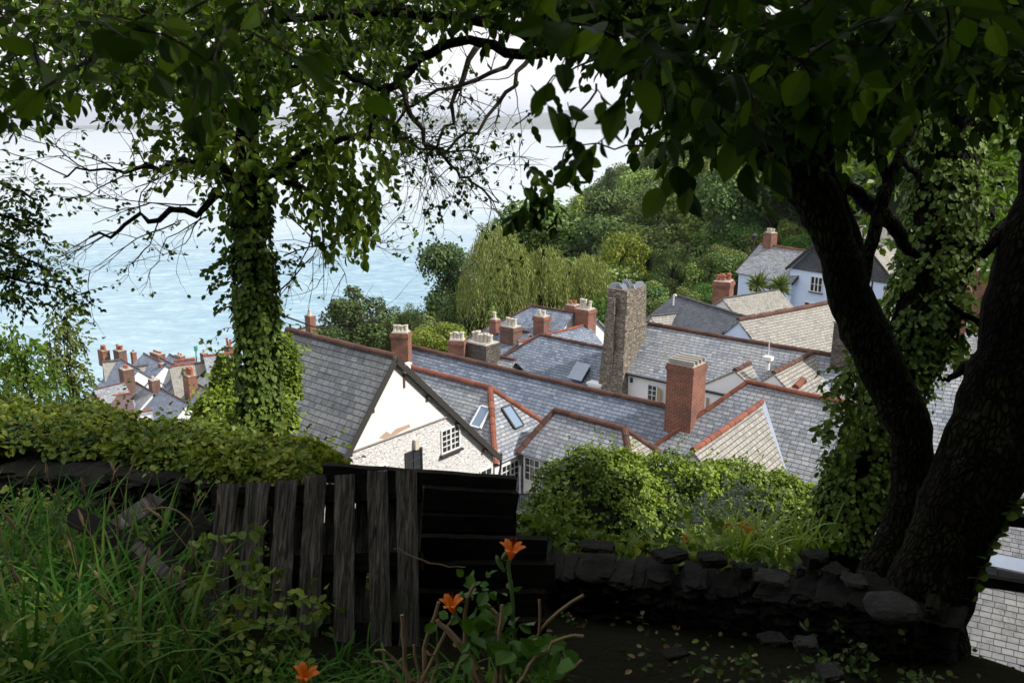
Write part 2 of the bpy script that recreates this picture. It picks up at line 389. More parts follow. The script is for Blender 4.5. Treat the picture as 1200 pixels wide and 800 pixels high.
M['pot_cream'] = plain('pot_cream', (.66, .60, .50), .8, var=.4, scale=10)
M['pot_red'] = plain('pot_red', (.42, .15, .08), .8, var=.4, scale=10)
M['soot'] = plain('soot', (.012, .012, .012), .95)
M['mortar'] = plain('mortar', (.42, .40, .36), .95, var=.5)
M['rust'] = plain('rust', (.12, .06, .035), .9)
M['green_net'] = plain('green_net', (.10, .42, .33), .8)
def glassm():
    s = NT('window_glass'); s.base((.02, .025, .03)); s.b.inputs['Roughness'].default_value = .08; s.b.inputs['Specular IOR Level'].default_value = .6
    return s.m
M['glass'] = glassm()
s_ = NT('skylight_glass'); s_.base((.16, .24, .34)); s_.b.inputs['Roughness'].default_value = .12; s_.b.inputs['Specular IOR Level'].default_value = .9; M['skyglass'] = s_.m
M['wood'] = woodmat('weathered_wood', (.06, .055, .05), (.34, .32, .29), ax=(26, 1.6, 1), bs=1.0)
M['wood_h'] = woodmat('weathered_board', (.012, .011, .01), (.042, .038, .034), ax=(1.6, 26, 1), bs=1.0)
M['stick'] = plain('cut_stem', (.30, .21, .12), .85, var=.5, scale=14, bs=.6)
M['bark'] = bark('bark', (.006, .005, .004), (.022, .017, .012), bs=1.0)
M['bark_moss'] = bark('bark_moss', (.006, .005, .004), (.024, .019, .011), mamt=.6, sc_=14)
M['twig'] = plain('twig', (.045, .035, .025), .9)
def mossy(name, c, moss, amt, sc=5):
    s = NT(name); g = s.n('NewGeometry'); n = s.noise(sc, 8, .75); n2 = s.noise(1.7, 5, .7); n3 = s.noise(40, 4, .7)
    cc = s.ramp(n, [(.3, tuple(x*.3 for x in c)), (.5, c), (.68, tuple(x*1.7 for x in c))])
    cc = s.mix(s.math('MULTIPLY', g.outputs['Random Per Island'], .7), cc, tuple(x*.35 for x in c))
    cc = s.mix(s.math('MULTIPLY', s.ramp(n2, [(.45, (0, 0, 0)), (.6, (1, 1, 1))]), amt), cc, moss)
    s.base(cc); s.bump(s.math('ADD', n, s.math('MULTIPLY', n3, .4)), 1, .03); s.b.inputs['Roughness'].default_value = .9; s.b.inputs['Specular IOR Level'].default_value = .1; return s.m
M['wall_stone'] = mossy('wall_stone', (.024, .023, .022), (.012, .018, .006), .6)
M['earth'] = plain('earth', (.02, .015, .01), 1.0, var=.5, scale=3, bs=.8)

# ------------------------------------------------------------------ terrain, sea, far coast
SEA = -80.0
RAD = [0, 2.2, 3.5, 4.4, 5.3, 6.6, 7.4, 9, 12, 16, 22, 30, 45, 60, 80, 110, 150, 200, 260, 350, 600, 1200]
TAB = {
 -180: [-1.6, -1.2, -.6, 0, .8, 1.8, 2.4, 4, 6, 9, 13, 18, 28, 36, 46, 60, 75, 90, 100, 110, 120, 130],
 -100: [-1.6, -1.6, -1.5, -1.4, -1.4, -1.5, -1.6, -2, -3, -4, -5, -6, -8, -10, -13, -18, -26, -36, -50, -70, -85, -90],
 -60: [-1.6, -1.85, -2.0, -2.2, -2.35, -2.5, -2.7, -3.4, -4.6, -6.5, -9, -12, -17, -21, -27, -36, -50, -66, -82, -86, -90, -90],
 -34: [-1.6, -1.95, -2.2, -2.4, -2.55, -2.75, -3.0, -3.8, -5.0, -7.6, -11.5, -15, -20, -24, -29, -37, -52, -70, -84, -88, -90, -90],
 -20: [-1.6, -2.1, -2.45, -2.65, -2.85, -3.1, -3.5, -4.6, -6.6, -10.5, -15, -18, -20, -23, -29, -38, -54, -74, -86, -90, -90, -90],
 -8: [-1.6, -2.15, -2.55, -2.8, -3.0, -3.3, -4.3, -5.3, -8, -12.5, -16.5, -19, -19.5, -21.5, -25, -30.5, -50, -76, -88, -90, -90, -90],
 0: [-1.6, -2.15, -2.6, -2.9, -3.15, -3.5, -4.5, -5.5, -8.5, -13, -17, -19, -19.5, -21, -23, -26, -31, -44, -72, -88, -90, -90],
 8: [-1.6, -2.15, -2.6, -2.95, -3.3, -3.6, -4.5, -5.5, -8.5, -13, -17, -18.5, -18.5, -19.5, -20.5, -21, -20, -18, -24, -60, -90, -90],
 16: [-1.6, -2.1, -2.6, -2.95, -3.35, -3.7, -4.7, -5.8, -9, -13, -16.5, -18, -18, -18.5, -17.5, -13, -6, 1, 3, -5, -60, -90],
 24: [-1.6, -2.1, -2.55, -2.9, -3.3, -4.0, -5.2, -7, -10.5, -14, -17, -18, -17.5, -16, -12, -6, 3, 14, 24, 32, 30, 20],
 34: [-1.6, -2.0, -2.4, -2.75, -3.1, -4.2, -5.4, -7, -10, -13.5, -16, -16.5, -14.5, -10, -4, 4, 15, 28, 40, 52, 60, 60],
 60: [-1.6, -1.7, -1.9, -2.1, -2.3, -3.2, -4, -5, -7, -9, -10, -9, -4, 4, 14, 26, 40, 55, 70, 85, 95, 100],
 110: [-1.6, -1.3, -1.0, -.7, -.3, .3, .7, 1.6, 3, 5, 8, 12, 20, 28, 38, 52, 68, 84, 98, 110, 120, 130],
 180: [-1.6, -1.2, -.6, 0, .8, 1.8, 2.4, 4, 6, 9, 13, 18, 28, 36, 46, 60, 75, 90, 100, 110, 120, 130]}
BK = sorted(TAB)
def terr(x, y):
    r = math.hypot(x, y); b = math.degrees(math.atan2(x, y))
    i = 0
    while i < len(BK)-2 and BK[i+1] <= b: i += 1
    tb = (b-BK[i])/(BK[i+1]-BK[i]); tb = tb*tb*(3-2*tb)
    j = 0
    while j < len(RAD)-2 and RAD[j+1] <= r: j += 1
    tr = min(1, (r-RAD[j])/(RAD[j+1]-RAD[j]))
    f = lambda k: TAB[k][j]*(1-tr)+TAB[k][j+1]*tr
    return f(BK[i])*(1-tb)+f(BK[i+1])*tb
def terrn(x, y):
    r = math.hypot(x, y); a = .035*min(r, 60)*(.4 if r < 8 else 1)
    return terr(x, y) + a*noise.noise(Vector((x/max(2, r*.15), y/max(2, r*.15), 3.1)))*.6 + (noise.noise(Vector((x*1.7, y*1.7, 0)))*.05 if r < 12 else 0)

mb = MB(); rr = [0.0]
r_ = .5
while r_ < 1200: rr.append(r_); r_ *= 1.055
NA = 300; base0 = len(mb.v); mb.v.append((0, 0, -1.6))
for r_ in rr[1:]:
    for k in range(NA):
        a = -math.pi + 2*math.pi*k/NA; x, y = r_*math.sin(a), r_*math.cos(a)
        mb.v.append((x, y, terrn(x, y)))
for k in range(NA): mb.f.append((0, 1+(k+1) % NA, 1+k)); mb.mi.append(0)
for i in range(len(rr)-2):
    for k in range(NA):
        a = 1+i*NA+k; b = 1+i*NA+(k+1) % NA
        mb.f.append((a, b, b+NA, a+NA)); mb.mi.append(0)
s = NT('hillside_ground'); n = s.noise(.25, 7, .7); n2 = s.noise(4, 6, .7)
c = s.ramp(n, [(.35, (.010, .013, .006)), (.55, (.016, .022, .008)), (.7, (.03, .034, .014))])
c = s.mix(s.math('MULTIPLY', n2, .8), c, (.02, .017, .011)); s.base(c); s.bump(n2, 1, .15); s.b.inputs['Roughness'].default_value = 1; s.b.inputs['Specular IOR Level'].default_value = .05
M['ground'] = s.m
g = mb.build('ground', M['ground'], smooth=True, uv=False, origin=(0, 0, 0)); tag(g, kind='structure')

s = NT('sea_water')
mpn = s.n('Mapping'); mpn.inputs['Scale'].default_value = (1, 1, 1); mpn.inputs['Rotation'].default_value = (0, 0, R(25)); s.l(s.coord('Object'), mpn.inputs['Vector'])
mp2 = s.n('Mapping'); mp2.inputs['Scale'].default_value = (.0011, .0042, 1); mp2.inputs['Rotation'].default_value = (0, 0, R(-14)); s.l(s.coord('Object'), mp2.inputs['Vector'])
mp3 = s.n('Mapping'); mp3.inputs['Scale'].default_value = (.55, 1.0, 1); mp3.inputs['Rotation'].default_value = (0, 0, R(12)); s.l(s.coord('Object'), mp3.inputs['Vector'])
wv = s.noise(.16, 6, .72, mp3.outputs[0], .6); wv2 = s.noise(.035, 4, .6, mpn.outputs[0])
band = s.noise(1.0, 5, .6, mp2.outputs[0], .4)
slick_sheen = s.ramp(band, [(.44, (0, 0, 0)), (.56, (1, 1, 1))])  # slicks: reflected sky put into the water colour
dist = s.n('CameraData')
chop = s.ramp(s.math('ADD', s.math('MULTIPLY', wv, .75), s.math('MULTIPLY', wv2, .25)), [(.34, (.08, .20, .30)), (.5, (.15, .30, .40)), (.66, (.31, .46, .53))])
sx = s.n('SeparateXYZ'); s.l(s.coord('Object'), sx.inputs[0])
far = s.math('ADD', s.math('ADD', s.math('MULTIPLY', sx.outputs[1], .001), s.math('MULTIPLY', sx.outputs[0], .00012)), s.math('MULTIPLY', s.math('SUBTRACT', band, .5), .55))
off = s.ramp(far, [(.42, (0, 0, 0)), (.85, (1, 1, 1))])      # sky glare on slack offshore water, put into the base colour
c = s.mix(s.math('MULTIPLY', slick_sheen, .35), chop, (.36, .48, .53)); c = s.mix(s.math('MULTIPLY', off, .75), c, (.44, .49, .51)); s.base(c)
s.b.inputs['Roughness'].default_value = .22; s.b.inputs['IOR'].default_value = 1.33; s.b.inputs['Specular IOR Level'].default_value = .5
s.bump(s.math('ADD', wv, wv2), .35, 1.0)
M['sea'] = s.m
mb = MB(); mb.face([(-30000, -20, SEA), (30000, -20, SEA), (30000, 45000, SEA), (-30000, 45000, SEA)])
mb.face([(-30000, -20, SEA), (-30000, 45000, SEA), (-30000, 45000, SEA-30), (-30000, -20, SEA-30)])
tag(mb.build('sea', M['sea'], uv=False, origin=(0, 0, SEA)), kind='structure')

mb = MB(); NX, NY = 150, 14; n0 = 0
for i in range(NX+1):
    for j in range(NY+1):
        x = -5200+i*9000/NX; y = 8600 + j*420; u = (x+5200)/9000
        prof = math.sin(math.pi*min(1, j/NY))**.8
        env = min(1, max(0, (x+4300)/2500))*.55+.45*min(1, max(0, (x-200)/900))
        hgt = (40 + 190*env*(1+.35*noise.noise(Vector((x/900, 0, 0))) + .25*noise.noise(Vector((x/300, y/300, 1)))))*prof - 8
        mb.v.append((x, y+250*noise.noise(Vector((x/700, 5, 0))), SEA+hgt))
for i in range(NX):
    for j in range(NY):
        a = i*(NY+1)+j; mb.f.append((a, a+NY+1, a+NY+2, a+1)); mb.mi.append(0)
s = NT('far_coast'); s.base(s.ramp(s.noise(.004, 5, .6), [(.4, (.05, .07, .04)), (.6, (.10, .11, .06))])); s.b.inputs['Roughness'].default_value = 1
tag(mb.build('far_headland', s.m, smooth=True, uv=False, origin=(0, 9000, SEA)), kind='structure')

# ------------------------------------------------------------------ house kit
def roof_sheet(root, name, P, Q, A_, B_, th, mat, zs_, sd):
    nx = max(3, int((Q-P).length/.6)); ny = max(3, int((A_-P).length/.6)); n = (Q-P).cross(A_-P).normalized(); n = -n if n.z < 0 else n
    t = UP.cross(n).normalized(); b = n.cross(t); top = []
    for j in range(ny+1):
        for i in range(nx+1):
            u = i/nx; v = j/ny; c = P.lerp(Q, u).lerp(A_.lerp(B_, u), v)
            edge_ = min(1, 4*v*(1-v)+.0) * min(1, 6*u*(1-u))
            top.append(c + UP*zs_(u)*(1-v*.6) + n*(.05*noise.noise(Vector((c.x*.45, c.y*.45, c.z*.45+sd)))+.02*noise.noise(Vector((c.x*1.6, c.y*1.6, c.z*1.6+sd))))*edge_)
    N = len(top); vs = top + [c - n*th for c in top]; W = nx+1; fs = []
    for j in range(ny):
        for i in range(nx):
            a = j*W+i; q = (a, a+1, a+1+W, a+W)
            nn = (top[a+1]-top[a]).cross(top[a+W]-top[a])
            q = q if nn.dot(n) > 0 else q[::-1]; fs.append(q); fs.append(tuple(k+N for k in q[::-1]))
    for i in range(nx): fs.append((i, i+1, i+1+N, i+N)); k = ny*W+i; fs.append((k+1, k, k+N, k+1+N))
    for j in range(ny): a = j*W; fs.append((a+W, a, a+N, a+W+N)); a = j*W+nx; fs.append((a, a+W, a+W+N, a+N))
    mb = MB(); mb.add(vs, fs); o = mb.build(name, mat, root, uv=False); me = o.data; uvl = me.uv_layers.new(name='UVMap'); o0 = worldloc(root)
    dat = np.zeros((len(me.loops), 2)); vi = np.zeros(len(me.loops), dtype=int); me.loops.foreach_get('vertex_index', vi); co = np.array([tuple(v) for v in vs])
    dat[:, 0] = co[vi] @ np.array(t) + sd; dat[:, 1] = co[vi] @ np.array(b); uvl.data.foreach_set('uv', dat.ravel()); return o
def ridge_tiles(root, p, q, mat, r=.13, L=.42, mb=None):
    own = mb is None; mb = mb or MB(); p = Vector(p); q = Vector(q); d = q-p; n = max(1, int(d.length/L)); d /= n; dn = d.normalized()
    sde = dn.cross(UP).normalized(); up = sde.cross(dn)
    for i in range(n):
        a = p + d*i + dn*.006; b = p + d*(i+1) - dn*.006; k = r*random.uniform(.94, 1.08); j = Vector((0, 0, random.uniform(-.012, .012)))
        vs = []
        for e, kk in ((a, 1.0), (b, 1.06)):
            for t in range(7):
                an = math.pi*(t/6)*1.16 - math.pi*.08; vs.append(e + j + sde*math.cos(an)*k*kk + up*(math.sin(an)*k*kk - .03))
        vs += [a+j-up*.09, b+j-up*.09]
        mb.add(vs, [(t, t+1, t+8, t+7) for t in range(6)] + [tuple(range(6, -1, -1)), tuple(range(7, 14)), (0, 7, 15, 14), (13, 6, 14, 15)][:2])
    return mb.build('ridge_tiles', mat, root, uv=False) if own else None

def window(root, c, nrm, w, h, cols=2, rows=3, lights=2, sill=True, frame='white_paint', name='window', curtain=False, proud=.05):
    """c = centre of the opening on the wall plane, nrm = outward horizontal normal"""
    nrm = Vector(nrm).normalized(); t = nrm.cross(UP)*-1; c = Vector(c)
    fr = MB(); fw = .06; z = nrm*proud*.5; o = nrm*(proud*.5)
    def bar(cx, cz, hw, hh, dep=1.0): fr.obox(c + t*cx + UP*cz + nrm*(proud*.5), t*hw, nrm*(proud*.5*dep), UP*hh)
    bar(-w/2+fw/2, 0, fw/2, h/2); bar(w/2-fw/2, 0, fw/2, h/2); bar(0, h/2-fw/2, w/2-fw-.001, fw/2); bar(0, -h/2+fw/2, w/2-fw-.001, fw/2)
    lw = (w-fw*2)/lights
    for i in range(1, lights): bar(-w/2+fw+lw*i, 0, .04, h/2-fw-.001)
    for i in range(lights):
        x0 = -w/2+fw+lw*i
        for k in range(1, cols): bar(x0+lw*k/cols, 0, .016, h/2-fw-.002, .7)
        for k in range(1, rows): bar(x0+lw/2, -h/2+fw+(h-2*fw)*k/rows, lw/2-.045, .016, .66)
    f = fr.build(name, M[frame], root, uv=False)
    g = MB(); g.obox(c + nrm*(.006), t*(w/2-.02), nrm*.005, UP*(h/2-.02)); g.build('pane', M['glass'], f, uv=False)
    if sill:
        s2 = MB(); s2.obox(c - UP*(h/2+.045) + nrm*.07, t*(w/2+.08), nrm*.09, UP*.04); s2.build('sill', M[sill if isinstance(sill, str) else 'dark_trim'], f, uv=False)
    return f

def gable(root, p, q, rN, rF, tN, tF, base, slateN='slate_blue', slateF=None, wall='white_render', e0='gable', e1='gable',
          rt='ridge_brown', rtr=.13, verge=.22, over=.25, th=.11, verge_mat=None, wallname='wall', roofname='roof', nowall=False):
    """roof with ridge p->q; N side = side towards the camera; e0/e1 'gable' or hip ratio (horizontal run of the hip per N run)"""
    p = Vector(p); q = Vector(q); d = (q-p); d.z = 0; d.normalize(); n = Vector((d.y, -d.x, 0))
    mid = (p+q)/2
    if n.dot(-Vector((mid.x, mid.y, 0))) < 0: n = -n
    h0 = 0 if e0 == 'gable' else e0; h1 = 0 if e1 == 'gable' else e1
    P = p - d*(verge if e0 == 'gable' else 0); Q = q + d*(verge if e1 == 'gable' else 0)
    EN = lambda e, k: e + n*rN - UP*rN*tN + d*k*rN
    EF = lambda e, k: e - n*rF - UP*rF*tF + d*k*rF
    Lr = (Q-P).length; sag = min(.10, .008*Lr)*random.uniform(.3, 1.0); sd = random.uniform(0, 99); zs_ = lambda t: -sag*math.sin(math.pi*t) + .03*noise.noise(Vector((t*Lr*.35, sd, 0)))
    roof_sheet(root, roofname, P, Q, EN(P, -h0), EN(Q, h1), th, M[slateN], zs_, sd); roof_sheet(root, roofname, P, Q, EF(P, -h0), EF(Q, h1), th, M[slateF or slateN], zs_, sd+9)
    ns = max(2, int(Lr/1.7)); tilesmb = MB()
    for i in range(ns):
        ridge_tiles(root, P.lerp(Q, i/ns) + UP*(.03+zs_(i/ns)), P.lerp(Q, (i+1)/ns) + UP*(.03+zs_((i+1)/ns)), None, rtr, mb=tilesmb)
    tilesmb.build('ridge_tiles', M[rt], root, uv=False)
    for e, hh, sg, kind in ((P, h0, -1, e0), (Q, h1, 1, e1)):
        if kind != 'gable':
            a = EN(e, sg*hh); b = EF(e, sg*hh)
            mE = MB(); mE.slab([e, a, b], th); mE.build('hip_end', M[slateF or slateN], root)
            ridge_tiles(root, e + UP*.03, a + UP*.03, M[rt], rtr*.95); ridge_tiles(root, e + UP*.03, b + UP*.03, M[rt], rtr*.95)
        elif verge_mat:
            vb = MB()
            for en in (EN(e, 0), EF(e, 0)):
                v = en - e; c = (e+en)/2 + d*sg*.02 - UP*.10
                vb.obox(c, v/2, d*.03, (v.cross(d)).normalized()*.11)
            vb.build('bargeboard', M[verge_mat], root, uv=False)
    if not nowall:
        wd = MB(); hN = h0
        def cross(e, cut):
            if cut is None:
                return [e + n*(rN-over) - UP*(base_d(e)), e + n*(rN-over) - UP*((rN-over)*tN+th*1.3), e - UP*th*1.5, e - n*(rF-over) - UP*((rF-over)*tF+th*1.3), e - n*(rF-over) - UP*base_d(e)]
            z = max((rN-over)*tN, (rF-over)*tF) + th*1.3
            ee = e + d*cut
            return [ee + n*(rN-over) - UP*base_d(e), ee + n*(rN-over) - UP*z, ee - UP*z, ee - n*(rF-over) - UP*z, ee - n*(rF-over) - UP*base_d(e)]
        base_d = lambda e: e.z-base
        A = cross(p, None if e0 == 'gable' else -(h0*rN-over)); B = cross(q, None if e1 == 'gable' else (h1*rN-over))
        k = 5; wd.add(A+B, [(4, 3, 2, 1, 0), (5, 6, 7, 8, 9)] + [(i, i+1, k+i+1, k+i) for i in range(4)] + [(4, 0, 5, 9)])
        # hip ends: the wall top under the ridge must follow the roof, so the middle run gets its own section
        if e0 != 'gable' or e1 != 'gable':
            wd.v = wd.v
        wd.build(wallname, M[wall], root)
    return dict(d=d, n=n, P=P, Q=Q, EN0=EN(P, -h0), EN1=EN(Q, h1), EF0=EF(P, -h0), EF1=EF(Q, h1), p=p, q=q)

def pots(chim, c, t, n, span, kind, h=.42, r=.13, lean=.12, z=0):
    for i in range(n):
        p = Vector(c) + Vector(t)*((i+.5)/n-.5)*span
        rot = Matrix.Rotation(random.uniform(-lean, lean), 3, 'X') @ Matrix.Rotation(random.uniform(-lean, lean), 3, 'Y')
        hh = h*random.uniform(.85, 1.15); mb = MB()
        mb.lathe(p, [(0, 0), (r*1.15, 0), (r*1.12, hh*.08), (r*.92, hh*.14), (r*.82, hh*.8), (r*1.08, hh*.84), (r*1.08, hh*.95), (r*.95, hh), (r*.7, hh), (r*.68, hh*.6), (0, hh*.6)], 12, rot)
        mb.build('chimney_pot', M[kind], chim, uv=False, smooth=False)

def chimney(root, c, zb, zt, w, d, t, mat, np_=3, pot='pot_cream', caps=2, poth=.42, potr=.13, crown='mortar', slabs=False, pair=0):
    """c = xy position, w along direction t"""
    c = Vector((c[0], c[1], 0)); t = Vector(t).normalized(); mb = MB(); H = zt-zb
    bh = .08; top = zb + H - caps*bh*2
    mb.box(c+UP*zb, t, w, d, top-zb)
    z = top
    for i in range(caps): mb.box(c+UP*z, t, w+.06*(i+1), d+.06*(i+1), bh); z += bh
    for i in range(caps): mb.box(c+UP*z, t, w+.06*(caps-i-.5), d+.06*(caps-i-.5), bh); z += bh
    ch = mb.build('chimney', M[mat], root)
    cr = MB(); cr.box(c+UP*z, t, w*.94, d*.94, .07, .9); cr.build('chimney_crown', M[crown], ch, uv=False)
    fl = MB(); fl.box(c+UP*(zb+.02), t, w+.05, d+.05, .16 if H > 1 else .08)
    if np_: pots(ch, c+UP*(z+.05), t, np_, w*.9, pot, poth, potr)
    return ch
def house(name, p, label, cat='house', group=None):
    return empty(name, (round(p.x, 2), round(p.y, 2), round(terr(p.x, p.y), 2)), label, cat, group)
def upto(pa, pb, z, head):          # ridge from pixel pa at height z along a compass heading, as far as pixel pb
    p = onz(*pa, z); d = hd(head); L = (onz(*pb, z)-p).dot(d); return p, p + d*L
U_ = hd(130); V_ = hd(40)           # the lanes of the village run along these two
def uvz(u, v, z): return U_*u + V_*v + UP*z
def touv(p): return (p.dot(U_), p.dot(V_), p.z)
def onplane(px, py, p0, nrm):
    r = ray(px, py); return r*(Vector(p0).dot(nrm)/r.dot(nrm))
def skylight(root, c, slope_dir, side, w, h, nrm, tiltopen=0, mat='skyglass', frame='dark_trim'):
    """velux: c on the roof plane, slope_dir up the slope, side along it"""
    mb = MB(); c = Vector(c); up = slope_dir.normalized(); sdv = side.normalized(); nn = nrm.normalized()
    for a, b, hw, hh in ((-w/2, 0, .04, h/2), (w/2, 0, .04, h/2), (0, h/2, w/2-.041, .04), (0, -h/2, w/2-.041, .04)):
        mb.obox(c + sdv*a + up*b + nn*.05, sdv*hw, up*hh, nn*.06)
    f = mb.build('skylight', M[frame], root, uv=False)
    g = MB(); g.obox(c + nn*.07, sdv*(w/2-.035), up*(h/2-.035), nn*.01); g.build('pane', M[mat], f, uv=False)
    return f
def lead_strip(root, p, q, w, nrm, mat='lead'):
    p = Vector(p); q = Vector(q); d = (q-p); s_d = d.normalized().cross(nrm).normalized()
    mb = MB(); mb.obox((p+q)/2 + nrm*.03, d/2, s_d*w/2, nrm*.012); return mb.build('lead_flashing', M[mat], root, uv=False)

# ------------------------------------------------------------------ the near cottages
# A: big slate roof with the white gable
p, q = onz(350, 389, -8.2), onz(470, 414, -8.2); q = p + U_*((q-p).dot(U_)); p = p - U_*.6
A = house('cottage', (p+q)/2, 'large slate roofed cottage with a cracked white painted gable, nearest behind the wooden pallet', 'cottage')
a = gable(A, p, q, 3.9, 5.75, 1.23, .98, -19, 'slate_big', 'slate_blue', 'painted_stone', verge=.17, over=.3, th=.11, verge_mat='dark_trim', rtr=.125)
gu = touv(q)[0]; gp = uvz(gu, 20.4, -12)
def onA(px, py): return onplane(px, py, gp, U_)
# smooth render above the string course
c0, c1 = onA(412, 527.5), onA(531, 485)
rd = MB(); ap = q - UP*.36; zs = (c0.z+c1.z)/2
lft = ap + V_*-1*((ap.z-zs)/1.23) ; rgt = ap + V_*((ap.z-zs)/.98); lft.z = rgt.z = zs
rd.slab([lft + U_*.001 + V_*.12, rgt - V_*.12, ap], .001)
rd = MB(); tri = [lft+V_*.1, rgt-V_*.1, ap-UP*.1]; rd.add([v+U_*.035 for v in tri]+[v for v in tri], [(0, 1, 2), (5, 4, 3), (0, 3, 4, 1), (1, 4, 5, 2), (2, 5, 3, 0)])
rd.build('render_panel', M['cream_render'], A)
sc_ = MB(); sc_.obox((lft+rgt)/2 + U_*.05, V_*((rgt-lft).length/2-.1), U_*.045, UP*.02); sc_.build('string_course', M['mortar'], A, uv=False)
pp = MB(); ps = [onA(*t) + U_*.037 for t in ((443, 513), (452, 505), (457, 508), (463, 502), (479, 496.5), (480, 500), (470, 505), (458, 511), (449, 514))]
pp.face(ps[::-1]); pp.build('bare_plaster', M['pink_plaster'], A, uv=False)
def winA(x0, y0, x1, y1, **k):
    c = (onA(x0, y0)+onA(x1, y1))/2; w = abs((onA(x1, y1)-onA(x0, y0)).dot(V_)); h = k.pop('h')
    return window(A, c, U_, w, h, **k)
winA(516.5, 518, 538.5, 510.5, h=1.02, lights=2, cols=2, rows=4)
winA(474.5, 546, 494.5, 541, h=1.15, lights=1, cols=2, rows=3, frame='dark_trim', sill=False)
winA(444, 552, 453, 549, h=.45, lights=1, cols=1, rows=1, sill=False)
winA(562, 556, 576, 551, h=.4, lights=1, cols=2, rows=1, sill=False)
bx = MB(); c = onA(474, 431)
bx.obox(c+U_*.12, V_*.13, U_*.08, UP*.14); bx.obox(c+U_*.12+UP*.172, V_*.19, U_*.1, UP*.03); bx.build('white_bracket_box', M['white_paint'], A, uv=False)
bx = MB(); bx.obox(onA(472.5, 446)+U_*.04, V_*.04, U_*.03, UP*.26); bx.build('rust_streak', M['rust'], A, uv=False)  # dark rust streak below the box, built as a thin block
bx = MB(); bx.obox(onA(486, 520)+U_*.08, V_*.09, U_*.06, UP*.2); bx.build('gable_lamp', M['pot_cream'], A, uv=False)
for k, f in enumerate((.32, .62, .93)):
    for sgn, tt in ((-1, 1.23), (1, .98)):
        e = ap + V_*sgn*(3.6 if sgn < 0 else 5.2)*f - UP*((3.6 if sgn < 0 else 5.2)*f*tt) ; bx = MB(); bx.obox(e+U_*.08, V_*.07, U_*.08, UP*.07); bx.build('purlin_end', M['dark_trim'], A, uv=False)
pt = MB(); pt.tube([onA(585, 530)+U_*.12, onA(584, 548)+U_*.12, onA(572, 600)+U_*.12], .05, 8); pt.build('downpipe', M['black_paint'], A, uv=False)

# B: long blue slate roof behind
p, q = upto((472, 403), (812, 483.5), -12.2, 130)
B = house('terrace_house', (p+q)/2, 'long blue slate roof running from the white gable to the tall red brick stack', 'house')
b = gable(B, p, q, 4.8, 4.4, .95, .95, -20, 'slate_blue', 'slate_grey', 'white_render', rtr=.14)
cc = uvz(-16.75, 31.55, 0)
ch = chimney(B, cc, -14.3, -9.95, 1.26, 1.16, U_, 'brick_red', 0, caps=2, crown='mortar', slabs=True)
fl = MB(); fl.box(cc+UP*-14.2, U_, 1.4, 1.3, .75); fl.build('lead_apron', M['soot'], ch, uv=False)
for i in range(4):
    sb = MB(); o = V_*(-.48+.32*i)
    sb.box(cc+UP*(-9.88)+o, U_, 1.2, .10, .16); sb.build('crown_slab', M['mortar'], ch, uv=False)
n_b = (UP + (-V_)*.95).normalized()
for uu, vv, w2, l2 in ((-17.6, 30.2, .75, 1.0), (-15.6, 30.3, .6, .9)):
    z = -12.2-(touv(p)[1]-vv)*.95; lead_strip(B, uvz(uu-l2/2, vv, z), uvz(uu+l2/2, vv, z), w2, n_b)
c = onz(470, 392, -11.3); chimney(B, c, -13.6, -11.15, .95, .7, hd(100), 'brick_orange', 4, caps=2, poth=.38, potr=.12)

# C: hipped wing with roof windows
p, q = upto((490, 432.5), (578, 453), -12.0, 130); p = p - U_*2
Cc = house('hipped_cottage', (p+q)/2, 'small hipped slate roof with a skylight on its pale end, tucked behind the white gable', 'cottage')
c_ = gable(Cc, p, q, 2.45, 2.45, 1, 1, -19, 'slate_grey', 'slate_grey', 'white_render', e1=1.0, rt='ridge_red', rtr=.15)
hn = (UP+U_).normalized()
ec = q + U_*1.25 - UP*1.25
def onpl(px, py, p0, n): return onplane(px, py, p0, n)
cs = onpl(600, 489, ec, hn); skylight(Cc, cs, (UP-U_), V_, .62, 1.15, hn, mat='skyglass', frame='dark_trim')
nf = (UP-V_).normalized(); cs = onpl(564, 489, (p+q)/2 - V_*1.2 - UP*1.2, nf); skylight(Cc, cs, (UP+V_), U_, .6, 1.05, nf, frame='white_paint')
eu = touv(q)[0]+2.45-.25; wc = onplane(597.5, 551, uvz(eu, 0, 0), U_); wc.z -= .1
window(Cc, wc, U_, 1.25, 1.0, cols=2, rows=3, lights=2, sill=False)

# D: lower hipped cottage with a glazed door
p, q = upto((650, 481), (733, 502), -12.6, 130)
D = house('hipped_cottage', (p+q)/2, 'low hipped cottage with a white glazed door, just above the creeper mound', 'cottage')
d_ = gable(D, p, q, 1.7, 1.7, 1.0, 1.0, -18.5, 'slate_grey', 'slate_pale', 'white_render', e0=.45, e1=1.0, rt='ridge_brown', rtr=.15)  # paler slate on the hip end: sunlight put into the colour
dv = touv(p)[1]-1.7+.25
wc = onplane(625, 550, uvz(0, dv, 0), V_)
dr = MB(); dr.obox(wc - V_*.03 - UP*.65, U_*.52, V_*.03, UP*1.22); drr = dr.build('door', M['white_paint'], D, uv=False)
window(D, wc-V_*.06, -V_, .9, 1.15, cols=3, rows=3, lights=1, sill=False)
pt = MB(); pc = onplane(611, 545, uvz(0, dv, 0), V_) - V_*.1; pt.tube([pc, pc-UP*2.5], .05, 8); pt.build('downpipe', M['white_paint'], D, uv=False)
fn = MB(); c0 = onplane(606, 585, uvz(0, dv-.9, 0), V_)
for i in range(9): fn.obox(c0+U_*i*.13 + UP*(.04*i), U_*.012, V_*.012, UP*.28)
fn.obox(c0+U_*.52+UP*.42, U_*.56+UP*.17, V_*.015, UP*.02); rl = fn.build('railing', M['black_paint'], uv=False); tag(rl, 'short black iron railing beside the white glazed door', 'railing')

